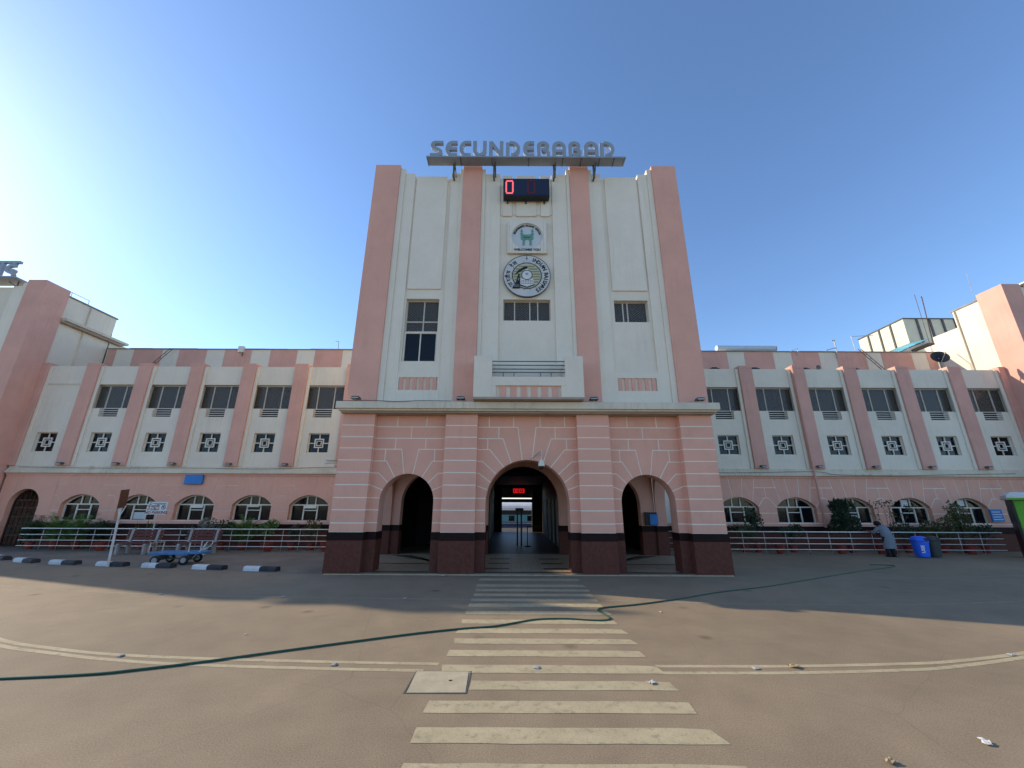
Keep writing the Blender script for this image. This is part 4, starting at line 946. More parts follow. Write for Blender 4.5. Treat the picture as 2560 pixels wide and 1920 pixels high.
# ------------------------------------------------------------------ boards on the wing walls
o = thing('wall_board', 'plain blue rectangular board on the left wing wall', 'sign', (-15.05, 19.55, 2.8))
MB().box(-15.5, -14.65, 19.46, 19.55, 2.80, 3.24).build('panel', 'board_blue', o, bevel=0.015)
bb = MB(); bb.box(-15.45, -14.7, 19.55, 19.6, 2.9, 2.95); bb.build('batten', 'bar_grey', o)
o = thing('notice_board', 'small blue notice board with pale lines near the right end', 'sign', (22.55, 19.5, 1.3))
MB().box(22.28, 22.82, 19.5, 19.56, 1.27, 1.82).build('panel', 'board_blue', o)
for k in range(4): MB().box(22.33, 22.77 - 0.06 * (k % 2), 19.494, 19.5, 1.36 + k * 0.11, 1.39 + k * 0.11).build('text_line', 'ink_white', o)

# ------------------------------------------------------------------ things on the roofs
o = thing('satellite_dish', 'dark round satellite dish on the right roof edge', 'dish', (22.68, 19.9, 8.72))
n_ = Vector((-0.35, -0.8, 0.35)).normalized(); q = n_.to_track_quat('Z', 'Y').to_matrix()
m_ = MB(); m_.lathe([(0.02, -0.09), (0.18, -0.07), (0.32, -0.01), (0.38, 0.03)], 24); m_.v = [tuple(q @ Vector(p) + Vector((22.68, 19.85, 9.52))) for p in m_.v]; m_.f = m_.f[:-1]; m_.m = m_.m[:-1]; m_.build('reflector', 'black_plastic', o, smooth=True)
MB().tube([(22.7, 20.0, 8.45), (22.7, 20.0, 9.3), (22.68, 19.93, 9.5)], 0.025, 6).build('mast', 'pole_white', o)
MB().tube([(22.6, 19.8, 9.2), (22.45, 19.35, 9.55)], 0.012, 5).build('feed_arm', 'steel_dull', o); MB().lathe([(0.03, 0), (0.04, 0.08)], 8, (22.45, 19.35, 9.52)).build('feed', 'bar_grey', o)
o = thing('water_tank', 'large cream panel water tank with dark ribs on the right roof', 'tank', (28.6, 26.9, 10.5))
MB().box(26.87, 31.5, 25.02, 28.66, 12.5, 14.3).build('body', 'tank_panel', o)
for y in (25.98, 26.88, 27.8): MB().box(26.80, 26.87, y - 0.05, y + 0.05, 12.5, 14.3).build('rib', 'tank_rib', o)
for x in (27.77, 28.66, 29.53, 30.4): MB().box(x - 0.06, x + 0.06, 24.95, 25.02, 12.5, 14.3).build('rib', 'tank_rib', o)
m_ = MB(); m_.box(26.8, 31.55, 24.96, 28.7, 14.3, 14.36); m_.box(26.8, 31.55, 24.96, 28.7, 12.42, 12.5); m_.build('edge_frame', 'tank_rib', o)
for x in (27.1, 29.1, 31.1):
    for y in (25.4, 28.2): MB().box(x - 0.08, x + 0.08, y - 0.08, y + 0.08, 10.5, 12.42).build('leg', 'tank_rib', o)
o = thing('roof_shed', 'turquoise sheet roof sloping below the water tank', 'shed', (25.3, 23.6, 10.5))
for k in range(2):
    m_ = MB(); z = 0.0 + k * 0.0; x0_ = 24.4 + k * 0.95
    m_.v += [(x0_, 23.3, 11.30 + k * 0.42), (x0_ + 1.0, 23.3, 11.72 + k * 0.40), (x0_ + 1.0, 24.6, 11.9 + k * 0.40), (x0_, 24.6, 11.5 + k * 0.42)]
    m_.v += [(a, b_, c_ - 0.03) for a, b_, c_ in m_.v]
    for q in ((0, 1, 2, 3), (7, 6, 5, 4), (0, 4, 5, 1), (1, 5, 6, 2), (2, 6, 7, 3), (3, 7, 4, 0)): m_.f.append(list(q)); m_.m.append(0)
    m_.build('roof_sheet', 'turquoise_sheet', o)
MB().tube([(23.9, 23.2, 10.95), (25.2, 23.2, 11.5), (25.9, 23.2, 11.75)], 0.06, 8).build('duct', 'bar_grey', o)
for x in (24.5, 26.2): MB().box(x - 0.05, x + 0.05, 24.4, 24.5, 10.5, 11.45 + (x > 25) * 0.75).build('post', 'tank_rib', o)
o = thing('solar_heater', 'long pale cylinder of a solar heater on the right roof', 'heater', (14.4, 23, 10.5))
MB().tube([(12.62, 23, 11.24), (16.2, 23, 11.24)], 0.19, 20).build('cylinder', 'heater_white', o, smooth=False)
MB().tube([(16.2, 23, 11.24), (16.26, 23, 11.24)], 0.2, 20).build('end_cap', 'bar_grey', o)
for x in (13.2, 15.6): MB().box(x - 0.03, x + 0.03, 22.8, 23.2, 10.5, 11.06).build('stand', 'steel_dull', o)
m_ = MB(); m_.v += [(12.7, 23.2, 11.0), (16.1, 23.2, 11.0), (16.1, 24.6, 10.56), (12.7, 24.6, 10.56), (12.7, 23.2, 10.97), (16.1, 23.2, 10.97), (16.1, 24.6, 10.53), (12.7, 24.6, 10.53)]
for q in ((0, 1, 2, 3), (7, 6, 5, 4), (0, 4, 5, 1), (1, 5, 6, 2), (2, 6, 7, 3), (3, 7, 4, 0)): m_.f.append(list(q)); m_.m.append(0)
m_.build('collector', 'black_plastic', o)
def ladder(p0, p1, wx, n, label, base):
    o = thing('ladder', label, 'ladder', base, 0, 'ladders on the wing roofs')
    p0 = Vector(p0); p1 = Vector(p1); d = Vector((wx, 0, 0))
    for q in (p0, p0 + d): MB().tube([q, q + (p1 - p0)], 0.018, 6).build('stile', 'rust', o)
    for k in range(n):
        a = p0.lerp(p1, (k + 0.6) / n); MB().tube([a, a + d], 0.012, 5).build('rung', 'rust', o)
ladder((21.55, 21.6, 8.9), (20.58, 22.15, 10.9), 0.19, 7, 'rusty ladder leaning against the striped wall of the right roof', (21.5, 21.6, 8.5))
ladder((-21.2, 21.4, 8.6), (-20.25, 22.1, 10.75), 0.19, 7, 'rusty ladder leaning against the striped wall of the left roof', (-21.2, 21.4, 8.5))
def poles(name, label, cat, segs, r, m_, base, group=None, parts=None):
    o = thing(name, label, cat, base, 0, group)
    for i, sg in enumerate(segs): MB().tube(sg, r, 6).build((parts or ['pole'] * 9)[i], m_, o)
poles('lightning_rod', 'thin leaning rod behind the water tank, shorter of two', 'rod', [[(25.46, 22.6, 10.5), (25.39, 22.5, 14.75)]], 0.012, 'rust', (25.46, 22.6, 10.5))
poles('lightning_rod', 'thicker rod with a tip standing in front of the water tank', 'rod', [[(25.5, 22.5, 10.5), (25.8, 22.5, 14.55)], [(25.76, 22.5, 14.55), (25.80, 22.5, 14.63)]], 0.024, 'rust', (25.5, 22.5, 10.5), parts=['pole', 'tip'])
poles('lightning_rod', 'thin rod on top of the sunlit pavilion', 'rod', [[(28.6, 22.2, 12.7), (28.8, 22.2, 16.1)]], 0.014, 'steel_dull', (28.6, 22.2, 12.7))
poles('pipe_frame', 'bent grey pipe frame left of the water tank', 'pipe', [[(20.85, 22.6, 10.4), (20.77, 22.6, 11.9), (22.15, 22.6, 12.0)]], 0.022, 'steel_dull', (20.85, 22.6, 10.4))
poles('vent_pipe', 'white pipe with a cross arm on the striped wall', 'pipe', [[(19.3, 22.2, 10.3), (19.34, 22.2, 11.5)], [(19.15, 22.2, 11.45), (19.36, 22.2, 11.48)], [(18.7, 22.2, 10.82), (19.3, 22.2, 11.0)]], 0.03, 'pole_white', (19.3, 22.2, 10.4), parts=['pole', 'arm', 'brace'])
poles('vent_pipe', 'short bent white pipe right of the solar heater', 'pipe', [[(16.6, 22.2, 10.76), (17.0, 22.2, 10.95), (17.0, 22.2, 10.5)]], 0.025, 'pole_white', (16.6, 22.2, 10.5))
poles('vent_pipe', 'small hooked grey pipe on the left roof near the tower', 'pipe', [[(-10.45, 22.4, 10.7), (-10.48, 22.4, 11.36), (-10.67, 22.4, 11.34)]], 0.022, 'bar_grey', (-10.45, 22.4, 10.7))
o = thing('junction_box', 'small white box mounted on the striped wall of the left roof', 'box', (-16.1, 22.2, 10.5)); MB().box(-16.26, -15.94, 22.1, 22.28, 10.52, 10.9).build('box', 'frame_white', o, bevel=0.01); MB().tube([(-16.0, 22.2, 10.52), (-16.0, 22.2, 10.3)], 0.03, 6).build('conduit', 'tank_rib', o)
poles('roof_rail', 'thin pipe handrail on top of the shaded pavilion', 'railing', [[(-24.3, 19.6, 13.05), (-24.3, 20.65, 13.05)], [(-24.3, 20.63, 12.78), (-24.3, 20.63, 13.05)], [(-24.3, 19.7, 12.78), (-24.3, 19.7, 13.05)]], 0.015, 'steel_dull', (-24.3, 20, 12.8), parts=['rail', 'post', 'post'])
for i, x in enumerate((10.6, 12.7, 15.3, 17.9)):
    o = thing('roof_lamp', 'black lamp lying on the right roof edge, %s from the tower' % ordinal(i), 'lamp', (x, 19.75, 8.72), 0, 'black lamps on the roof edge')
    m_ = MB(); m_.box(x - 0.26 + 0.1 * (i == 3), x + 0.2, 19.68, 19.86, 8.73, 8.80); m_.box(x - 0.16, x + 0.1, 19.7, 19.84, 8.80, 8.85); m_.build('housing', 'black_plastic', o); MB().box(x - 0.02, x + 0.02, 19.75, 19.8, 8.70, 8.73).build('foot', 'tank_rib', o)
o = thing('loudspeaker', 'small round grey loudspeaker on the right roof edge', 'loudspeaker', (16.0, 19.8, 8.72)); MB().lathe([(0.04, 0.2), (0.05, 0.08), (0.12, -0.08), (0.1, -0.08)], 14, (16.0, 19.8, 8.88), 'y').build('horn', 'tank_rib', o); MB().box(15.97, 16.03, 19.85, 19.9, 8.72, 8.85).build('foot', 'tank_rib', o)
# sign on the left pavilion, seen end on
o = thing('pavilion_sign', 'grey letters on a tray above the shaded pavilion', 'sign', (-27.5, 18.4, 13.0))
MB().box(-31.0, -25.6, 18.1, 19.0, 13.03, 13.1).build('tray', 'sheet_grey', o)
for x in (-25.95, -27.6, -29.5): MB().tube([(x, 18.6, 12.7), (x, 18.6, 13.03)], 0.03, 6).build('post', 'tank_rib', o); MB().tube([(x, 18.6, 12.75), (x - 0.5, 18.6, 13.03)], 0.02, 6).build('brace', 'tank_rib', o)
for i, ch in enumerate('सकदरबद'[::-1]):
    m_ = MB(); text_mesh(ch, 1.25, m_, (-26.1 - i * 0.72, 18.25, 13.62), extrude=0.07, bold=0.02); m_.build('letter', 'letter_blue', o)
o = thing('corner_sign', 'edge of a white sign tray at the far right roof corner', 'sign', (27.2, 18.3, 13.0)); MB().box(26.5, 31, 18.1, 19.0, 13.05, 13.12).build('tray', 'kiosk_white', o)
for x in (26.8, 29.0): MB().tube([(x, 18.6, 12.7), (x, 18.6, 13.05)], 0.03, 6).build('post', 'tank_rib', o)

# ------------------------------------------------------------------ fences
def fence(x0, x1, y, label, posts, rails=(0.90, 0.66, 0.44, 0.22)):
    o = thing('fence', label, 'fence', ((x0 + x1) / 2, y, 0))
    for k, z in enumerate(rails): MB().tube([(x0, y, z), (x1, y, z)], 0.022 if k == 0 else 0.016, 8).build('rail', 'steel', o, smooth=True)
    for x in posts: MB().tube([(x, y + 0.03, 0), (x, y + 0.03, rails[0])], 0.013, 8).build('post', 'steel_dull', o, smooth=True)
fence(-20.6, -5.5, 17.9, 'steel pipe fence with four rails on the left', [-6.0 - 0.72 * k for k in range(20)])
fence(6.4, 20.4, 17.7, 'steel pipe fence with four rails on the right', [6.9 + 0.9 * k for k in range(15)])
# ------------------------------------------------------------------ kerb blocks
kb = [(-18.05, 15.25), (-16.35, 14.55), (-14.6, 14.13), (-12.73, 13.8), (-11.0, 13.5), (-9.2, 13.2), (-7.45, 12.93)]
prof = [(-0.12, 0), (0.12, 0), (0.12, 0.08), (0.09, 0.125), (0.0, 0.138), (-0.09, 0.125), (-0.12, 0.08)]
def kmesh(x0, x1, m_, capr):
    mb = MB(); rings = [[(x, py, pz) for py, pz in prof] for x in (x0, x1)]; mb.loft(rings); return mb.mesh('half', m_)
kA = kmesh(-0.52, 0.0, 'kerb_white', 0); kB = kmesh(0.0, 0.52, 'black_paint', 0)
names = ['leftmost', 'second from the left', 'third from the left', 'beside the signpost', 'in front of the trolley', 'second from the tower', 'nearest to the tower']
for i, (x, y) in enumerate(kb):
    nx = kb[i + 1] if i < 6 else (-5.7, 12.75); pv = kb[i - 1] if i else (-19.8, 16.2)
    o = thing('kerb_block', 'half white half black kerb block, ' + names[i], 'kerb block', (x, y + 0.12, 0), math.atan2(nx[1] - pv[1], nx[0] - pv[0]) + random.uniform(-0.03, 0.03), 'striped kerb blocks')
    for me, nm in ((kA, 'white_half'), (kB, 'black_half')):
        c = bpy.data.objects.new(nm, me); COL.objects.link(c); c.parent = o
# ------------------------------------------------------------------ benches
def bench(x, y, label):
    o = thing('bench', label, 'bench', (x, y, 0), R(-2), 'benches by the left fence')
    for k in range(4): MB().box(-0.75, 0.75, -0.28 + k * 0.115, -0.19 + k * 0.115, 0.40, 0.435).build('seat_slat', 'bench_red', o, local=True)
    for k in range(3):
        z = 0.52 + k * 0.125; yy = 0.20 + k * 0.025
        MB().box(-0.75, 0.75, yy, yy + 0.035, z, z + 0.095).build('back_slat', 'bench_red', o, local=True)
    for sx in (-0.55, 0.55):
        m_ = MB(); pf_ = [(-0.30, 0.0), (-0.22, 0.0), (-0.17, 0.30), (0.12, 0.32), (0.18, 0.0), (0.27, 0.0), (0.24, 0.40), (0.32, 0.92), (0.27, 0.96), (0.23, 0.92), (0.17, 0.42), (-0.28, 0.395), (-0.33, 0.36)]
        m_.prism(pf_, -0.045, 0.045); m_.v = [(sx + b_, a, c) for a, b_, c in m_.v]; m_.build('leg', 'concrete', o, local=True)
bench(-14.95, 17.2, 'dark red slatted bench left of the no parking board'); bench(-12.55, 17.2, 'dark red slatted bench behind the blue trolley')
# ------------------------------------------------------------------ luggage trolley
o = thing('luggage_trolley', 'blue flatbed luggage trolley with rubber wheels', 'trolley', (-11.1, 14.5, 0), R(6)); o.scale = (0.83, 0.83, 0.83)
MB().box(-0.95, 0.55, -0.42, 0.42, 0.37, 0.46).build('deck', 'trolley_blue', o, local=True, bevel=0.01)
MB().box(0.55, 1.0, -0.40, 0.40, 0.39, 0.455).build('tail_deck', 'trolley_blue', o, local=True, bevel=0.01)
for x, h in ((-0.93, 0.36), (0.52, 0.36)):
    for y in (-0.38, 0.38): MB().tube([(x, y, 0.46), (x, y, 0.46 + h)], 0.022, 8).build('stake', 'pole_white' if x > 0 else 'steel_dull', o, local=True)
MB().tube([(-0.93, -0.38, 0.80), (-0.93, 0.38, 0.80)], 0.02, 8).build('stake_bar', 'steel_dull', o, local=True)
for x in (-0.6, 0.45):
    MB().tube([(x, -0.42, 0.17), (x, 0.42, 0.17)], 0.02, 8).build('axle', 'tank_rib', o, local=True)
    MB().box(x - 0.05, x + 0.05, -0.25, 0.25, 0.18, 0.37).build('axle_block', 'tank_rib', o, local=True)
    for y in (-0.44, 0.44):
        wl = MB().lathe([(0.10, -0.045), (0.165, -0.04), (0.175, 0), (0.165, 0.04), (0.10, 0.045)], 22, (x, y, 0.175), 'y').build('wheel', 'rubber', o, local=True, smooth=True)
        MB().lathe([(0.02, -0.05), (0.085, -0.052), (0.10, -0.048), (0.10, 0.048), (0.085, 0.052), (0.02, 0.05)], 22, (x, y, 0.175), 'y').build('rim', 'concrete', wl, local=True)
MB().tube([(-0.55, 0, 0.2), (0.45, 0, 0.2)], 0.02, 8).build('drawbar', 'tank_rib', o, local=True)
MB().tube(catmull([(0.55, -0.1, 0.22), (0.85, -0.12, 0.55), (1.02, -0.12, 0.85)], 4), 0.02, 8).build('handle', 'pole_white', o, local=True)
MB().tube(catmull([(0.85, -0.1, 0.5), (1.05, -0.05, 0.62), (1.15, 0, 0.78), (1.1, 0, 0.86)], 4), 0.018, 8).build('handle', 'pole_white', o, local=True)
# ------------------------------------------------------------------ signs on posts
o = thing('no_parking_sign', 'white no parking board on a thin post by the fence', 'sign', (-14.9, 17.65, 0))
MB().tube([(-14.9, 17.68, 0), (-14.88, 17.68, 1.55)], 0.022, 8).build('post', 'pole_white', o)
bd = MB().box(-15.30, -14.50, 17.63, 17.65, 1.48, 1.99).build('board', 'board_white', o)
mb = MB(); text_mesh('NO PARKING', 0.155, mb, (-14.9, 17.627, 1.555), extrude=0.002, bold=0.004)
text_mesh('नो पार्किंग', 0.125, mb, (-15.06, 17.627, 1.80), extrude=0.002, bold=0.003); text_mesh('నో పార్కింగ్', 0.11, mb, (-15.06, 17.627, 1.68), extrude=0.002, bold=0.002)
mb.build('lettering', 'ink_red', bd)
mb = MB(); mb.box(-15.1, -14.56, 17.626, 17.63, 1.91, 1.93); mb.box(-15.0, -14.56, 17.626, 17.63, 1.875, 1.887)
for (cx_, cz_, r0, r1) in ((-14.64, 1.765, 0.07, 0.088), (-15.2, 1.92, 0.035, 0.05)):
    o_ = arc(cx_, cz_, r1, 0, 360, 20); i_ = arc(cx_, cz_, r0, 0, 360, 20)
    for k in range(20): mb.prism([o_[k], o_[k + 1], i_[k + 1], i_[k]], 17.625, 17.63)
text_mesh('P', 0.12, mb, (-14.64, 17.627, 1.765), extrude=0.002, bold=0.003); stroke(mb, [(-14.69, 1.81), (-14.59, 1.72)], 0.016, 17.621, 17.6245)
mb.build('symbol', 'ink_black', bd)
o = thing('signpost', 'leaning white signpost with a rusty sheet seen from behind', 'sign', (-12.72, 13.75, 0))
MB().tube([(-12.72, 13.75, 0), (-12.80, 13.75, 1.55), (-12.81, 13.75, 1.75)], [0.035, 0.03, 0.028], 8).build('post', 'pole_white', o)
for x in (-12.93, -12.68): MB().tube([(-12.80, 13.75, 1.48), (x, 13.78, 1.85)], 0.018, 6).build('fork', 'pole_white', o)
m_ = MB(); m_.box(-0.23, 0.23, -0.01, 0.01, 0, 0.58); mt = Matrix.Translation((-12.93, 13.9, 1.78)) @ Matrix.Rotation(R(108), 4, 'Z') @ Matrix.Rotation(R(-6), 4, 'Y'); m_.v = [tuple(mt @ Vector(p)) for p in m_.v]
m_.build('sheet', 'rust', o)
# ------------------------------------------------------------------ waste bins
def bin_(x, y, rz, m_, label, letters):
    o = thing('waste_bin', label, 'bin', (x, y, 0), rz, 'waste bins by the right fence')
    def ring_(hx, hy, z, y0=0.0, n=20, p=3.2):
        out = []
        for k in range(n):
            t = 2 * math.pi * k / n; c, s_ = math.cos(t), math.sin(t)
            out.append((hx * abs(c) ** (2 / p) * (1 if c > 0 else -1), y0 + hy * abs(s_) ** (2 / p) * (1 if s_ > 0 else -1), z))
        return out
    MB().loft([ring_(0.19, 0.17, 0.03), ring_(0.2, 0.18, 0.08), ring_(0.245, 0.22, 0.56), ring_(0.26, 0.235, 0.565), ring_(0.26, 0.235, 0.60)]).build('body', m_, o, local=True, smooth=False)
    lid = MB().loft([ring_(0.262, 0.237, 0.602), ring_(0.25, 0.225, 0.68), ring_(0.21, 0.18, 0.76), ring_(0.12, 0.10, 0.80)]).build('lid', m_, o, local=True, smooth=True)
    MB().prism([(0.09 + x_, 0.69 + z_) for x_, z_ in ell(0, 0, 0.085, 0.055, 0, 360, 14)[:-1]], -0.232, -0.2).build('opening', 'black_plastic', lid, local=True)
    if letters:
        mb = MB(); text_mesh('USE', 0.17, mb, (0, 0, 0), extrude=0.002, rot=math.pi / 2, bold=0.006)
        mb.v = [(a - 0.1, -0.222 + (0.3 - c) * 0.075 * 0 - 0.0 + b_ * 1.0 - (c) * 0.075, 0.33 + c) for a, b_, c in mb.v]
        mb.build('lettering', 'ink_white', o, local=True)
bin_(16.25, 17.05, R(-6), 'bin_blue', 'bright blue waste bin with a rounded lid', True)
bin_(16.86, 17.2, R(4), 'bin_grey', 'dark grey waste bin beside the blue one', False)
# ------------------------------------------------------------------ kiosk at the right edge
o = thing('kiosk', 'green and white kiosk cut by the right picture edge', 'kiosk', (20.22, 16.8, 0), R(-42))
MB().box(0, 2.0, 0, 1.0, 0.25, 2.2).build('body', 'kiosk_green', o, local=True, bevel=0.03)
MB().loft([[(x, y, z) for x, y in ((-0.16, -0.2), (2.16, -0.2), (2.16, 1.15), (-0.16, 1.15))] for z in (2.2, 2.40)] + [[(x, y, 2.5) for x, y in ((0.0, -0.05), (2.0, -0.05), (2.0, 1.0), (0.0, 1.0))]]).build('roof', 'kiosk_white', o, local=True, bevel=0.04)
MB().box(0.06, 1.94, -0.04, 0.0, 0.42, 1.15).build('panel', 'kiosk_white', o, local=True)
MB().box(-0.14, 2.14, -0.22, -0.2, 2.21, 2.28).build('fascia_stripe', 'kiosk_green', o, local=True)
MB().box(-0.07, -0.001, -0.03, 1.0, 0.0, 2.2).build('corner_post', 'black_plastic', o, local=True); MB().box(1.9, 2.0, 0.02, 0.98, 0.0, 0.25).build('leg', 'black_plastic', o, local=True)
for z in (0.95, 0.86): MB().box(0.2, 0.5, -0.045, -0.04, z, z + 0.025).build('mark', 'sheet_grey', o, local=True)

# ------------------------------------------------------------------ plants
def leaves(mb, c, rad, n, size, kind='blob', rnd=random):
    for _ in range(n):
        while True:
            p = Vector((rnd.uniform(-1, 1), rnd.uniform(-1, 1), rnd.uniform(-1, 1)))
            if 0.25 < p.length < 1: break
        if rnd.random() < 0.6: p = p.normalized() * rnd.uniform(0.75, 1.05)
        q = Vector((c[0] + p.x * rad[0], c[1] + p.y * rad[1], c[2] + p.z * rad[2]))
        d = (p + Vector((rnd.uniform(-.7, .7), rnd.uniform(-.7, .7), rnd.uniform(-.3, .9)))).normalized()
        s_ = d.cross(Vector((rnd.uniform(-1, 1), rnd.uniform(-1, 1), rnd.uniform(-1, 1)))).normalized()
        L = size * rnd.uniform(0.6, 1.3); W_ = L * 0.32
        up_ = d.cross(s_) * L * 0.12
        mb.face([q, q + d * L * 0.5 + s_ * W_ + up_, q + d * L, q + d * L * 0.5 - s_ * W_ + up_])
def fronds(mb, c, n, L, droop, wd, rnd=random):
    for k in range(n):
        az = 2 * math.pi * k / n + rnd.uniform(-.3, .3); el = rnd.uniform(0.5, 1.35); ln = L * rnd.uniform(0.7, 1.1)
        pts = []
        for t in range(7):
            f_ = t / 6; r_ = ln * f_ * math.cos(el) * (1 + 0.25 * f_); z = ln * f_ * math.sin(el) - droop * f_ * f_ * ln
            pts.append(Vector((c[0] + r_ * math.cos(az), c[1] + r_ * math.sin(az), c[2] + z)))
        for a, b_ in zip(pts, pts[1:]):
            d = (b_ - a).normalized(); s_ = d.cross(Vector((0, 0, 1))).normalized()
            for sg in (-1, 1):
                for u_ in (0.0, 0.33, 0.66):
                    q = a.lerp(b_, u_); tip = q + (s_ * sg + d * 0.7 + Vector((0, 0, -0.25))).normalized() * wd * rnd.uniform(0.7, 1.1)
                    mb.face([q, q + d * 0.03, tip])
def pot(o, x, y, r=0.16, h=0.3):
    p = MB().lathe([(r * 0.68, 0.0), (r * 0.95, h * 0.85), (r * 1.08, h * 0.86), (r * 1.08, h), (r * 0.9, h), (r * 0.88, h * 0.9)], 16, (x, y, 0.004)).build('pot', 'pot_red', o, smooth=False)
    MB().lathe([(r * 0.88, h * 0.9), (0.01, h * 0.93)], 12, (x, y, 0.004)).build('soil', 'soil', p)
def plant(x, y, top, wx, kind, m_, label, potted=True, n=420, group='potted plants along the wings'):
    rnd = random.Random(int(x * 100))
    o = thing('potted_plant' if potted else 'shrub', label, 'plant', (x, y, 0), 0, group)
    if potted: pot(o, x, y)
    base = 0.28 if potted else 0.0
    st_ = MB(); fo = MB()
    if kind == 'bush':
        cz = (top + base + 0.25) / 2; rz = (top - base - 0.2) / 2
        for k in range(5):
            a = rnd.uniform(0, 6.28); st_.tube([(x, y, base), (x + 0.3 * wx * math.cos(a), y + 0.15 * math.sin(a), cz), (x + 0.7 * wx * math.cos(a), y + 0.2 * math.sin(a), cz + rz * 0.6)], [0.02, 0.013, 0.006], 5)
        for k in range(6):
            a = rnd.uniform(0, 6.28); leaves(fo, (x + wx * 0.5 * math.cos(a), y + 0.15 * math.sin(a), cz + rz * rnd.uniform(-0.45, 0.5)), (wx * 0.55, 0.24, rz * 0.55), n // 6, 0.10, rnd=rnd)
    elif kind == 'fern':
        st_.tube([(x, y, base), (x, y, base + 0.25)], 0.025, 6); fronds(fo, (x, y, base + 0.3), 26, (top - base) * 1.15, 0.3, 0.17, rnd); leaves(fo, (x, y, base + 0.45), (wx * 0.8, 0.3, 0.35), 240, 0.12, rnd=rnd)
        fronds(fo, (x + wx * 0.4, y + 0.05, base + 0.15), 16, (top - base) * 1.0, 0.35, 0.16, rnd); fronds(fo, (x - wx * 0.4, y, base + 0.15), 16, (top - base) * 1.0, 0.35, 0.16, rnd)
    elif kind == 'spiky':
        st_.tube([(x, y, base), (x, y, base + 0.15)], 0.03, 6)
        for k in range(26):
            az = rnd.uniform(0, 6.28); el = rnd.uniform(0.2, 1.4); L = (top - base - 0.1) * rnd.uniform(0.7, 1.0); d = Vector((math.cos(az) * math.cos(el), math.sin(az) * math.cos(el), math.sin(el))); s_ = d.cross(Vector((0, 0, 1))).normalized() * 0.035
            q = Vector((x, y, base + 0.12)); fo.face([q - s_ * .6, q + d * L * .5 - s_, q + d * L, q + d * L * .5 + s_, q + s_ * .6])
    elif kind == 'twig':
        for k in range(9):
            p = Vector((x, y, base)); pts = [p]; d = Vector((rnd.uniform(-.35, .35), rnd.uniform(-.2, .2), 1)).normalized()
            for t in range(4): d = (d + Vector((rnd.uniform(-.35, .35), rnd.uniform(-.3, .3), 0.1))).normalized(); p = p + d * (top - base) / 4.2; pts.append(p)
            st_.tube(pts, [0.018, 0.014, 0.01, 0.008, 0.004], 5); leaves(fo, pts[-1], (0.12, 0.12, 0.12), 14, 0.09, rnd=rnd); leaves(fo, pts[-2], (0.1, 0.1, 0.1), 8, 0.08, rnd=rnd)
    elif kind == 'tree':
        st_.tube([(x, y, base), (x + 0.03, y, top * 0.5), (x, y, top * 0.75)], [0.045, 0.035, 0.015], 6)
        for k in range(9):
            a = rnd.uniform(0, 6.28); z = base + (top - base) * rnd.uniform(0.32, 0.86); rr_ = wx * (1.0 if z < top * 0.7 else 0.6)
            st_.tube([(x, y, z - 0.2), (x + rr_ * 0.6 * math.cos(a), y + rr_ * 0.4 * math.sin(a), z)], [0.015, 0.006], 5)
            leaves(fo, (x + rr_ * 0.55 * math.cos(a), y + rr_ * 0.35 * math.sin(a), z), (wx * 0.5, 0.28, 0.26), n // 9, 0.11, rnd=rnd)
    st_.build('stem', 'bark', o); fo.build('foliage', m_, o)
YP = 18.75
for x, top, wx, kind, m_, lb in (
    (-21.0, 1.45, 0.45, 'fern', 'leaf_dark', 'dark feathery plant nearest the arched gate'),
    (-19.95, 1.55, 0.5, 'fern', 'leaf_bright', 'bright green fern, second plant from the arched gate'),
    (-19.0, 1.45, 0.5, 'fern', 'leaf_bright', 'bright green fern, third plant from the arched gate'),
    (-18.1, 1.35, 0.45, 'fern', 'leaf_dark', 'dark green fern, fourth plant from the arched gate'),
    (-16.1, 1.4, 0.4, 'spiky', 'leaf_olive', 'olive spiky plant behind the no parking board'),
    (-14.3, 1.15, 0.35, 'spiky', 'leaf_dark', 'dark spiky plant behind the second bench'),
    (-13.4, 1.28, 0.3, 'bush', 'leaf_grey', 'pale grey leafed plant below the middle left window'),
    (-12.65, 1.2, 0.45, 'bush', 'leaf_dark', 'dark low bush right of the pale grey plant'),
    (-11.75, 1.45, 0.5, 'fern', 'leaf_bright', 'bright fern below the second window left of the tower'),
    (-10.8, 1.32, 0.45, 'bush', 'leaf_bright', 'leafy green bush below the joint of two left windows'),
    (-9.6, 1.0, 0.35, 'bush', 'leaf_dark', 'low dark bush below the window left of the tower'),
    (-8.75, 1.35, 0.32, 'bush', 'leaf_olive', 'olive bush closest to the tower on the left')):
    plant(x, YP, top, wx, kind, m_, lb)
for x, top, wx, kind, m_, lb, n in (
    (7.9, 2.1, 0.5, 'tree', 'leaf_dark', 'tall dark shrub seen through the right arch', 900),
    (10.75, 1.85, 0.42, 'tree', 'leaf_dark', 'thin dark shrub in front of the first right window', 420),
    (10.2, 1.1, 0.5, 'bush', 'leaf_olive', 'olive bush closest to the tower on the right', 500),
    (12.3, 1.1, 0.45, 'bush', 'leaf_dark', 'low dark bush below the second right window', 420),
    (14.85, 2.25, 0.62, 'tree', 'leaf_dark', 'big dense dark shrub before the third right window', 2600),
    (16.7, 2.2, 0.4, 'twig', 'leaf_olive', 'almost bare twiggy plant right of the dense shrub', 100),
    (17.3, 1.25, 0.5, 'bush', 'leaf_dark', 'low dark bush behind the person', 420),
    (18.9, 1.4, 0.75, 'bush', 'leaf_olive', 'wide olive bush below the fourth right window', 1100),
    (19.85, 2.2, 0.38, 'tree', 'leaf_olive', 'tall slim olive shrub left of the fifth right window', 800),
    (20.7, 1.15, 0.45, 'bush', 'leaf_dark', 'small dark bush near the right end of the fence', 420)):
    plant(x, YP if x > 9 else 18.3, top, wx, kind, m_, lb, n=n)
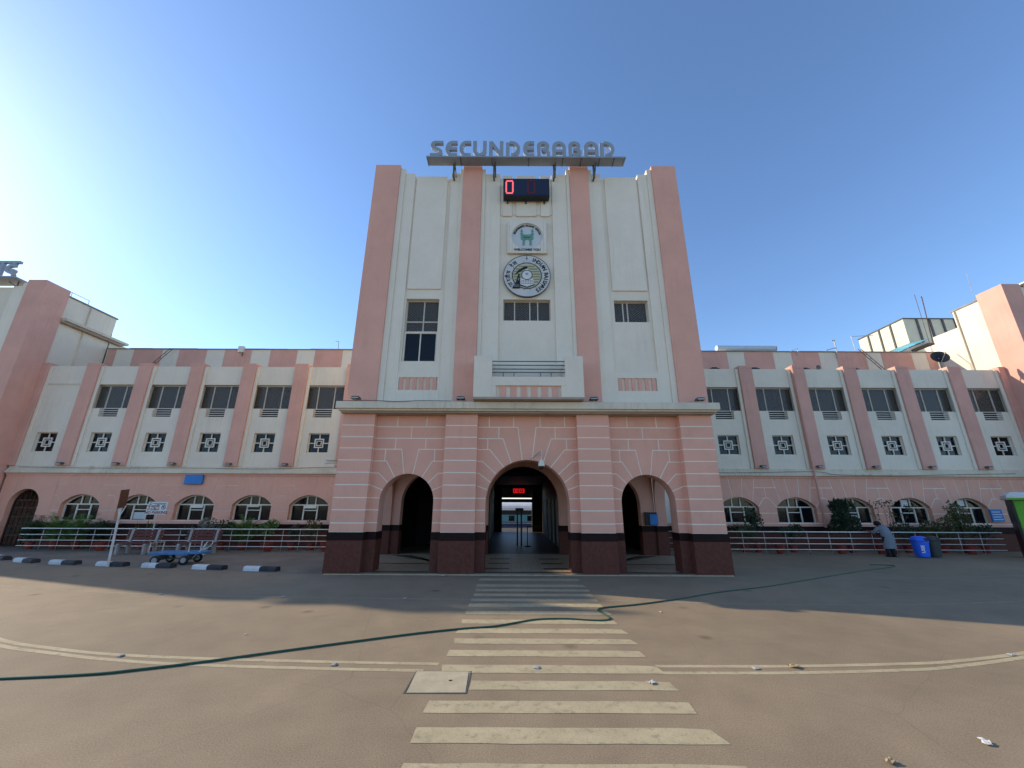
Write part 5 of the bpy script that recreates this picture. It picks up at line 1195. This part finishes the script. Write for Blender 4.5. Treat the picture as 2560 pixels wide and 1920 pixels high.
for i, (x, lb) in enumerate(((-17.4, 'left of the first bench'), (-15.3, 'behind the first bench'), (-10.3, 'right of the trolley'), (-7.9, 'beside the tower on the left'), (11.4, 'beside the tower on the right'), (14.0, 'left of the person'), (15.7, 'behind the person'), (19.5, 'right of the bins'))):
    o = thing('flower_pot', 'empty red flower pot behind the fence, ' + lb, 'pot', (x, 18.25, 0), 0, 'empty red pots'); pot(o, x, 18.25, 0.19, 0.36)

# ------------------------------------------------------------------ person stooping at the fence
def person():
    o = thing('person', 'person in a long grey shirt stooping over the right fence', 'person', (15.2, 17.25, 0))
    J = {'pel': (0, 0, .80), 'sp1': (0, .07, 0.93), 'sp2': (0, .15, 1.06), 'neck': (-.01, .22, 1.15), 'head': (-.02, .28, 1.21), 'top': (-.02, .36, 1.23),
         'hl': (-.09, 0, .76), 'kl': (-.10, .05, .45), 'al': (-.10, -.02, .08), 'fl': (-.10, .14, .035), 'hr': (.09, 0, .76), 'kr': (.10, .06, .45), 'ar': (.12, -.01, .08), 'fr': (.13, .15, .035),
         'shl': (-.17, .16, 1.05), 'el': (-.27, .28, .90), 'wl': (-.33, .42, .94), 'shr': (.17, .15, 1.04), 'er': (.25, .12, .80), 'wr': (.28, .10, .58)}
    E_ = [('pel', 'sp1'), ('sp1', 'sp2'), ('sp2', 'neck'), ('neck', 'head'), ('head', 'top'), ('pel', 'hl'), ('hl', 'kl'), ('kl', 'al'), ('al', 'fl'), ('pel', 'hr'), ('hr', 'kr'), ('kr', 'ar'), ('ar', 'fr'), ('sp2', 'shl'), ('shl', 'el'), ('el', 'wl'), ('sp2', 'shr'), ('shr', 'er'), ('er', 'wr')]
    rad = {'pel': .13, 'sp1': .13, 'sp2': .14, 'neck': .06, 'head': .095, 'top': .07, 'hl': .085, 'kl': .055, 'al': .035, 'fl': .035, 'hr': .085, 'kr': .055, 'ar': .035, 'fr': .035, 'shl': .06, 'el': .042, 'wl': .03, 'shr': .06, 'er': .042, 'wr': .03}
    # hands: palm and five fingers for each wrist
    def hand(w_, d, side):
        d = Vector(d).normalized(); p = Vector(J[w_]) + d * 0.06; J[w_ + 'p'] = tuple(p); E_.append((w_, w_ + 'p')); rad[w_ + 'p'] = 0.026
        s_ = d.cross(Vector((0, 1, 0.2))).normalized() * side
        for k, (off, L) in enumerate(((-.03, .055), (-.012, .065), (.006, .062), (.024, .05))):
            a = p + s_ * off + d * 0.035; c = a + d * L * 0.6 + Vector((0, .006, 0)); e_ = c + d * L * 0.3 + Vector((0, .018, -.008))
            for nm, q in (('a', a), ('b', c), ('c', e_)): J[w_ + 'f%d%s' % (k, nm)] = tuple(q); rad[w_ + 'f%d%s' % (k, nm)] = 0.0085
            E_.extend([(w_ + 'p', w_ + 'f%da' % k), (w_ + 'f%da' % k, w_ + 'f%db' % k), (w_ + 'f%db' % k, w_ + 'f%dc' % k)])
        a = p - d * 0.02 - s_ * 0.045; c = a + d * 0.035 - s_ * 0.012
        J[w_ + 't0'] = tuple(a); J[w_ + 't1'] = tuple(c); rad[w_ + 't0'] = 0.011; rad[w_ + 't1'] = 0.009; E_.extend([(w_ + 'p', w_ + 't0'), (w_ + 't0', w_ + 't1')])
    hand('wl', (-.5, .5, -.1), 1); hand('wr', (.05, -.05, -1), -1)
    ks = list(J); me = bpy.data.meshes.new('body'); me.from_pydata([J[k] for k in ks], [(ks.index(a), ks.index(b_)) for a, b_ in E_], [])
    bo_ = bpy.data.objects.new('body', me); COL.objects.link(bo_); bo_.parent = o; ORG[bo_] = ORG[o]
    md = bo_.modifiers.new('skin', 'SKIN'); md.use_smooth_shade = True
    for i, k in enumerate(ks): me.skin_vertices[0].data[i].radius = (rad[k], rad[k]); me.skin_vertices[0].data[i].use_root = (k == 'pel')
    ss = bo_.modifiers.new('sub', 'SUBSURF'); ss.levels = 1; ss.render_levels = 2
    me.materials.append(M['skin'])
    def er(c, rx, ry, tilt=0.0, n=18, wob=0.0, ph=0):
        out = []
        for k in range(n):
            t = 2 * math.pi * k / n; w_ = 1 + wob * math.sin(5 * t + ph); x_, y_ = rx * math.cos(t) * w_, ry * math.sin(t) * w_
            out.append((c[0] + x_, c[1] + y_ * math.cos(tilt), c[2] - y_ * math.sin(tilt)))
        return out
    # long shirt: from the hem up the bent back to the collar
    sh = MB(); sh.loft([er((.03, .02, .30), .235, .165, 0.1, wob=.05), er((.02, .02, .45), .215, .16, 0.1, wob=.04, ph=1), er((.01, 0, .62), .20, .165, 0.1, wob=.02), er((0, 0, .80), .195, .165, 0.25), er((0, .06, 0.94), .195, .155, .45), er((0, .135, 1.055), .20, .145, .6), er((-.005, .18, 1.11), .145, .115, .75), er((-.01, .215, 1.145), .075, .075, .85)], cap=False)
    for c0, c1, c2 in (('shl', 'el', 'wl'), ('shr', 'er', 'wr')):
        a, b_, c_ = Vector(J[c0]), Vector(J[c1]), Vector(J[c2]); a0 = a.lerp(Vector(J['sp2']), 0.35)
        sh.tube([a0, a, a.lerp(b_, .55), b_, b_.lerp(c_, .45)], [.085, .085, .072, .064, .062], 12, cap=False)
    sh.build('shirt', 'shirt_grey', bo_, local=True, smooth=True)
    tr_ = MB()
    for a, b_, c_ in (('hl', 'kl', 'al'), ('hr', 'kr', 'ar')):
        a, b_, c_ = Vector(J[a]), Vector(J[b_]), Vector(J[c_]); tr_.tube([a, a.lerp(b_, .5), b_, b_.lerp(c_, .6), c_ + Vector((0, 0, .01))], [.11, .10, .085, .078, .08], 14)
    tr_.build('trousers', 'trouser_dark', bo_, local=True, smooth=True)
    h = MB(); hc = Vector(J['head']).lerp(Vector(J['top']), .4) + Vector((0, -.01, .025)); rings = []
    for k in range(7):
        a = R(-25 + 115 * k / 6); rr_ = .115 * math.cos(a) + .004; rings.append([(hc.x + rr_ * math.cos(t), hc.y + rr_ * 1.15 * math.sin(t), hc.z + .11 * math.sin(a)) for t in [2 * math.pi * q / 16 for q in range(16)]])
    h.loft(rings).build('hair', 'hair_black', bo_, local=True, smooth=True)
    for x_ in (-.10, .125): MB().loft([er((x_, .06, .0), .05, .13), er((x_, .06, .03), .052, .132), er((x_, .03, .075), .045, .08)]).build('shoe', 'black_plastic', bo_, local=True, smooth=True)
    # face: eyes, nose, mouth and ears on the bowed head
    fc = MB(); hd = Vector(J['head']).lerp(Vector(J['top']), .5)
    fc.lathe([(.002, -.02), (.014, -.01), (.012, .02)], 8, (hd.x, hd.y + .03, hd.z - .10)); fc.build('nose', 'skin', bo_, local=True, smooth=True)
    for sx in (-1, 1):
        MB().lathe([(.002, -.012), (.013, -.004), (.013, .004), (.002, .01)], 10, (hd.x + sx * .035, hd.y + .045, hd.z - .075)).build('eye', 'ink_white', bo_, local=True, smooth=True)
        MB().lathe([(.004, -.01), (.03, -.004), (.03, .006), (.004, .012)], 10, (hd.x + sx * .1, hd.y - .01, hd.z - .02), 'x').build('ear', 'skin', bo_, local=True, smooth=True)
    MB().box(hd.x - .025, hd.x + .025, hd.y - .03, hd.y - .02, hd.z - .098, hd.z - .09).build('mouth', 'ink_red', bo_, local=True)
person()

# ------------------------------------------------------------------ hose, slab, studs and litter on the road
hp = [(-9, 5.0), (-7.2, 5.15), (-5.74, 5.28), (-4.84, 5.41), (-4.43, 5.55), (-3.87, 5.79), (-3.12, 6.18), (-2.34, 6.57), (-1.45, 7.0), (-0.77, 7.26), (-0.29, 7.39), (0.05, 7.59), (0.45, 7.82), (0.95, 7.87), (1.34, 7.79), (1.60, 7.78), (1.74, 7.92), (1.68, 8.3), (1.66, 8.53), (1.84, 8.70), (2.52, 8.95), (3.57, 9.48), (4.83, 10.22), (6.3, 10.9), (8.27, 12.03), (10.69, 13.42), (12.6, 14.4), (12.9, 14.75), (12.3, 14.9)]
tag(MB().tube(catmull([(x, y, 0.0145) for x, y in hp], 7), 0.0135, 8).build('garden_hose', 'hose_green', smooth=True, loc=(0.05, 7.6, 0)), 'long dark green hose snaking across the road and crosswalk', 'hose')
o = thing('access_cover', 'square concrete access cover beside the crosswalk', 'cover', (-0.8, 5.28, 0))
m_ = MB(); m_.v += [(-1.10, 4.99, .002), (-.48, 5.0, .002), (-.5, 5.56, .002), (-1.12, 5.56, .002)]; m_.v += [(x, y, .006) for x, y, z in m_.v]
for q in ((4, 5, 6, 7), (0, 1, 5, 4), (1, 2, 6, 5), (2, 3, 7, 6), (3, 0, 4, 7)): m_.f.append(list(q)); m_.m.append(0)
m_.build('slab', 'slab_concrete', o)
m_ = MB(); m_.box(-1.132, -1.118, 4.98, 5.575, .001, .005); m_.box(-.478, -.466, 4.98, 5.575, .001, .005); m_.box(-1.118, -.478, 4.976, 4.986, .001, .005); m_.box(-1.118, -.478, 5.563, 5.573, .001, .005); m_.build('frame', 'tank_rib', o)
MB().lathe([(0.022, 0.0062), (0.02, 0.0066)], 12, (-.68, 5.3, 0)).build('lifting_hole', 'black_plastic', o)
for i, (x, y, lb) in enumerate(((-5.08, 6.02, 'on the double line far left'), (-2.19, 5.75, 'on the double line left of the cover'), (0.32, 5.68, 'in the middle of the crosswalk'), (3.0, 5.69, 'on the double line right of the crosswalk'), (6.74, 6.2, 'on the double line far right'), (-7.68, 9.75, 'on the shaded line far left'), (-4.9, 9.55, 'on the shaded line before the left wing'), (-2.25, 9.45, 'on the shaded line left of the crosswalk'))):
    o = thing('road_stud', 'small worn road stud ' + lb, 'road stud', (x, y, 0.008), random.uniform(-.3, .3), 'road studs')
    MB().loft([[(a * .04, b_ * .035, 0) for a, b_ in ((-1, -1), (1, -1), (1, 1), (-1, 1))], [(a * .022, b_ * .022, .012) for a, b_ in ((-1, -1), (1, -1), (1, 1), (-1, 1))]]).build('body', 'concrete', o, local=True)
    MB().box(-.018, .018, -.033, -.026, .002, .008).build('reflector', 'paper', o, local=True)
def scrap(x, y, s_, m_, label, seed):
    rnd = random.Random(seed); n = 5; mb = MB(); g = [[(s_ * (i / (n - 1) - .5) + rnd.uniform(-.1, .1) * s_, s_ * .7 * (j / (n - 1) - .5) + rnd.uniform(-.1, .1) * s_, .012 + rnd.uniform(0, .22) * s_) for i in range(n)] for j in range(n)]
    for j in range(n - 1):
        for i in range(n - 1): mb.face([g[j][i], g[j][i + 1], g[j + 1][i + 1]]); mb.face([g[j][i], g[j + 1][i + 1], g[j + 1][i]])
    ob = mb.build('paper_scrap', m_, local=True, loc=(x, y, 0)); ob.rotation_euler = (0, 0, rnd.uniform(0, 6)); tag(ob, label, 'litter', 'litter on the road')
scrap(1.57, 5.25, .09, 'paper', 'small crumpled scrap on the right end of a stripe', 1); scrap(3.5, 5.74, .12, 'paper_brown', 'brown flattened scrap on the double line right of the crosswalk', 2)
scrap(2.94, 3.81, .085, 'paper_brown', 'brown and white wrapper nearest the camera at bottom right', 3); scrap(4.0, 4.09, .09, 'paper', 'white paper scrap at the bottom right corner', 4)
scrap(2.78, 8.37, .05, 'paper', 'tiny white scrap in the sunlit strip right of the hose', 5); scrap(-1.9, 12.2, .09, 'paper', 'white scrap at the foot of the tower pier', 6); scrap(8.2, 12.0, .06, 'paper', 'white scrap beside the hose in the shade', 7)
scrap(-11.9, 16.6, .3, 'paper', 'white sheet lying on the pavement below the fence', 8); scrap(-4.04, 6.94, .04, 'paper', 'tiny white scrap on the sunlit road left of the hose', 9)

# ------------------------------------------------------------------ inside the passage and beyond
o = thing('led_display', 'red LED display reading 00 03 inside the passage', 'display', (0.54, 29.9, 2.7))
MB().box(0.09, 0.98, 29.9, 30.0, 2.72, 3.12).build('casing', 'black_plastic', o)
for x, sg in ((0.13, 'abcdef'), (0.33, 'abcdef'), (0.56, 'abcdef'), (0.76, 'abcdg')):
    mb = MB(); seg_digit(mb, x, 2.77, 0.16, 0.30, 29.89, 29.9, sg, 0.035); mb.build('digit', 'led_bright', o)
MB().box(0.1, 0.14, 30.0, 30.41, 2.95, 3.0).build('bracket', 'tank_rib', o)
o = thing('metal_detector', 'black gate frame standing in the middle of the passage', 'gate', (0.42, 21.0, 0.03))
for x in (0.30, 0.50): MB().box(x - 0.035, x + 0.035, 21.0, 21.4, 0.03, 1.62).build('post', 'black_plastic', o)
MB().box(0.2, 0.6, 21.0, 21.4, 1.62, 1.78).build('head', 'black_plastic', o)
o = thing('barrier_post', 'black barrier post on a round base in the passage', 'post', (0.78, 20.6, 0.03))
MB().lathe([(0.16, 0.03), (0.15, 0.06), (0.02, 0.08), (0.02, 0.95), (0.03, 0.98)], 16, (0.78, 20.6, 0)).build('post', 'black_plastic', o); MB().box(0.78, 1.5, 20.59, 20.61, 0.9, 0.95).build('belt', 'black_plastic', o)
o = thing('train_coach', 'blue and teal train coach with a pale roof beyond the passage', 'train', (0, 38.5, -0.9))
CL = 11
MB().box(-CL, CL, 37.2, 40.2, -0.35, 1.5).build('body', 'coach_blue', o)
MB().box(-CL, CL, 37.17, 37.2, 0.52, 1.12).build('window_band', 'coach_teal', o)
MB().box(-CL, CL, 37.175, 37.2, 1.12, 1.5).build('cantrail', 'coach_dark', o)
MB().box(-CL, CL, 37.18, 37.2, 0.40, 0.44).build('stripe', 'board_white', o); MB().box(-CL, CL, 37.18, 37.2, 0.06, 0.09).build('stripe', 'bar_grey', o)
m_ = MB(); m_.prism([(37.15, 1.5)] + [(38.7 + a, 1.5 + b_) for a, b_ in ell(0, 0, 1.55, 0.75, 180, 0, 12)][1:], -CL, CL); m_.v = [(b_, a, c_) for a, b_, c_ in m_.v]; m_.build('roof', 'coach_roof', o)
for x in [-9.7 + 1.62 * k for k in range(13)]:
    wn = MB().box(x - 0.25, x + 0.25, 37.15, 37.17, 0.60, 1.05).build('window', 'coach_dark', o); MB().box(x - 0.21, x + 0.21, 37.145, 37.15, 0.64, 1.01).build('pane', 'pane', wn)
MB().box(-CL + 0.4, CL - 0.4, 37.5, 39.9, -0.95, -0.35).build('underframe', 'coach_dark', o)
o = thing('meter_box', 'dark cabinet with a blue front inside the right arch', 'box', (5.62, 17.1, 1.2))
MB().box(5.42, 5.9, 17.06, 17.17, 1.16, 1.66).build('cabinet', 'black_plastic', o); MB().box(5.6, 5.92, 17.03, 17.06, 1.18, 1.58).build('door', 'board_blue', o)
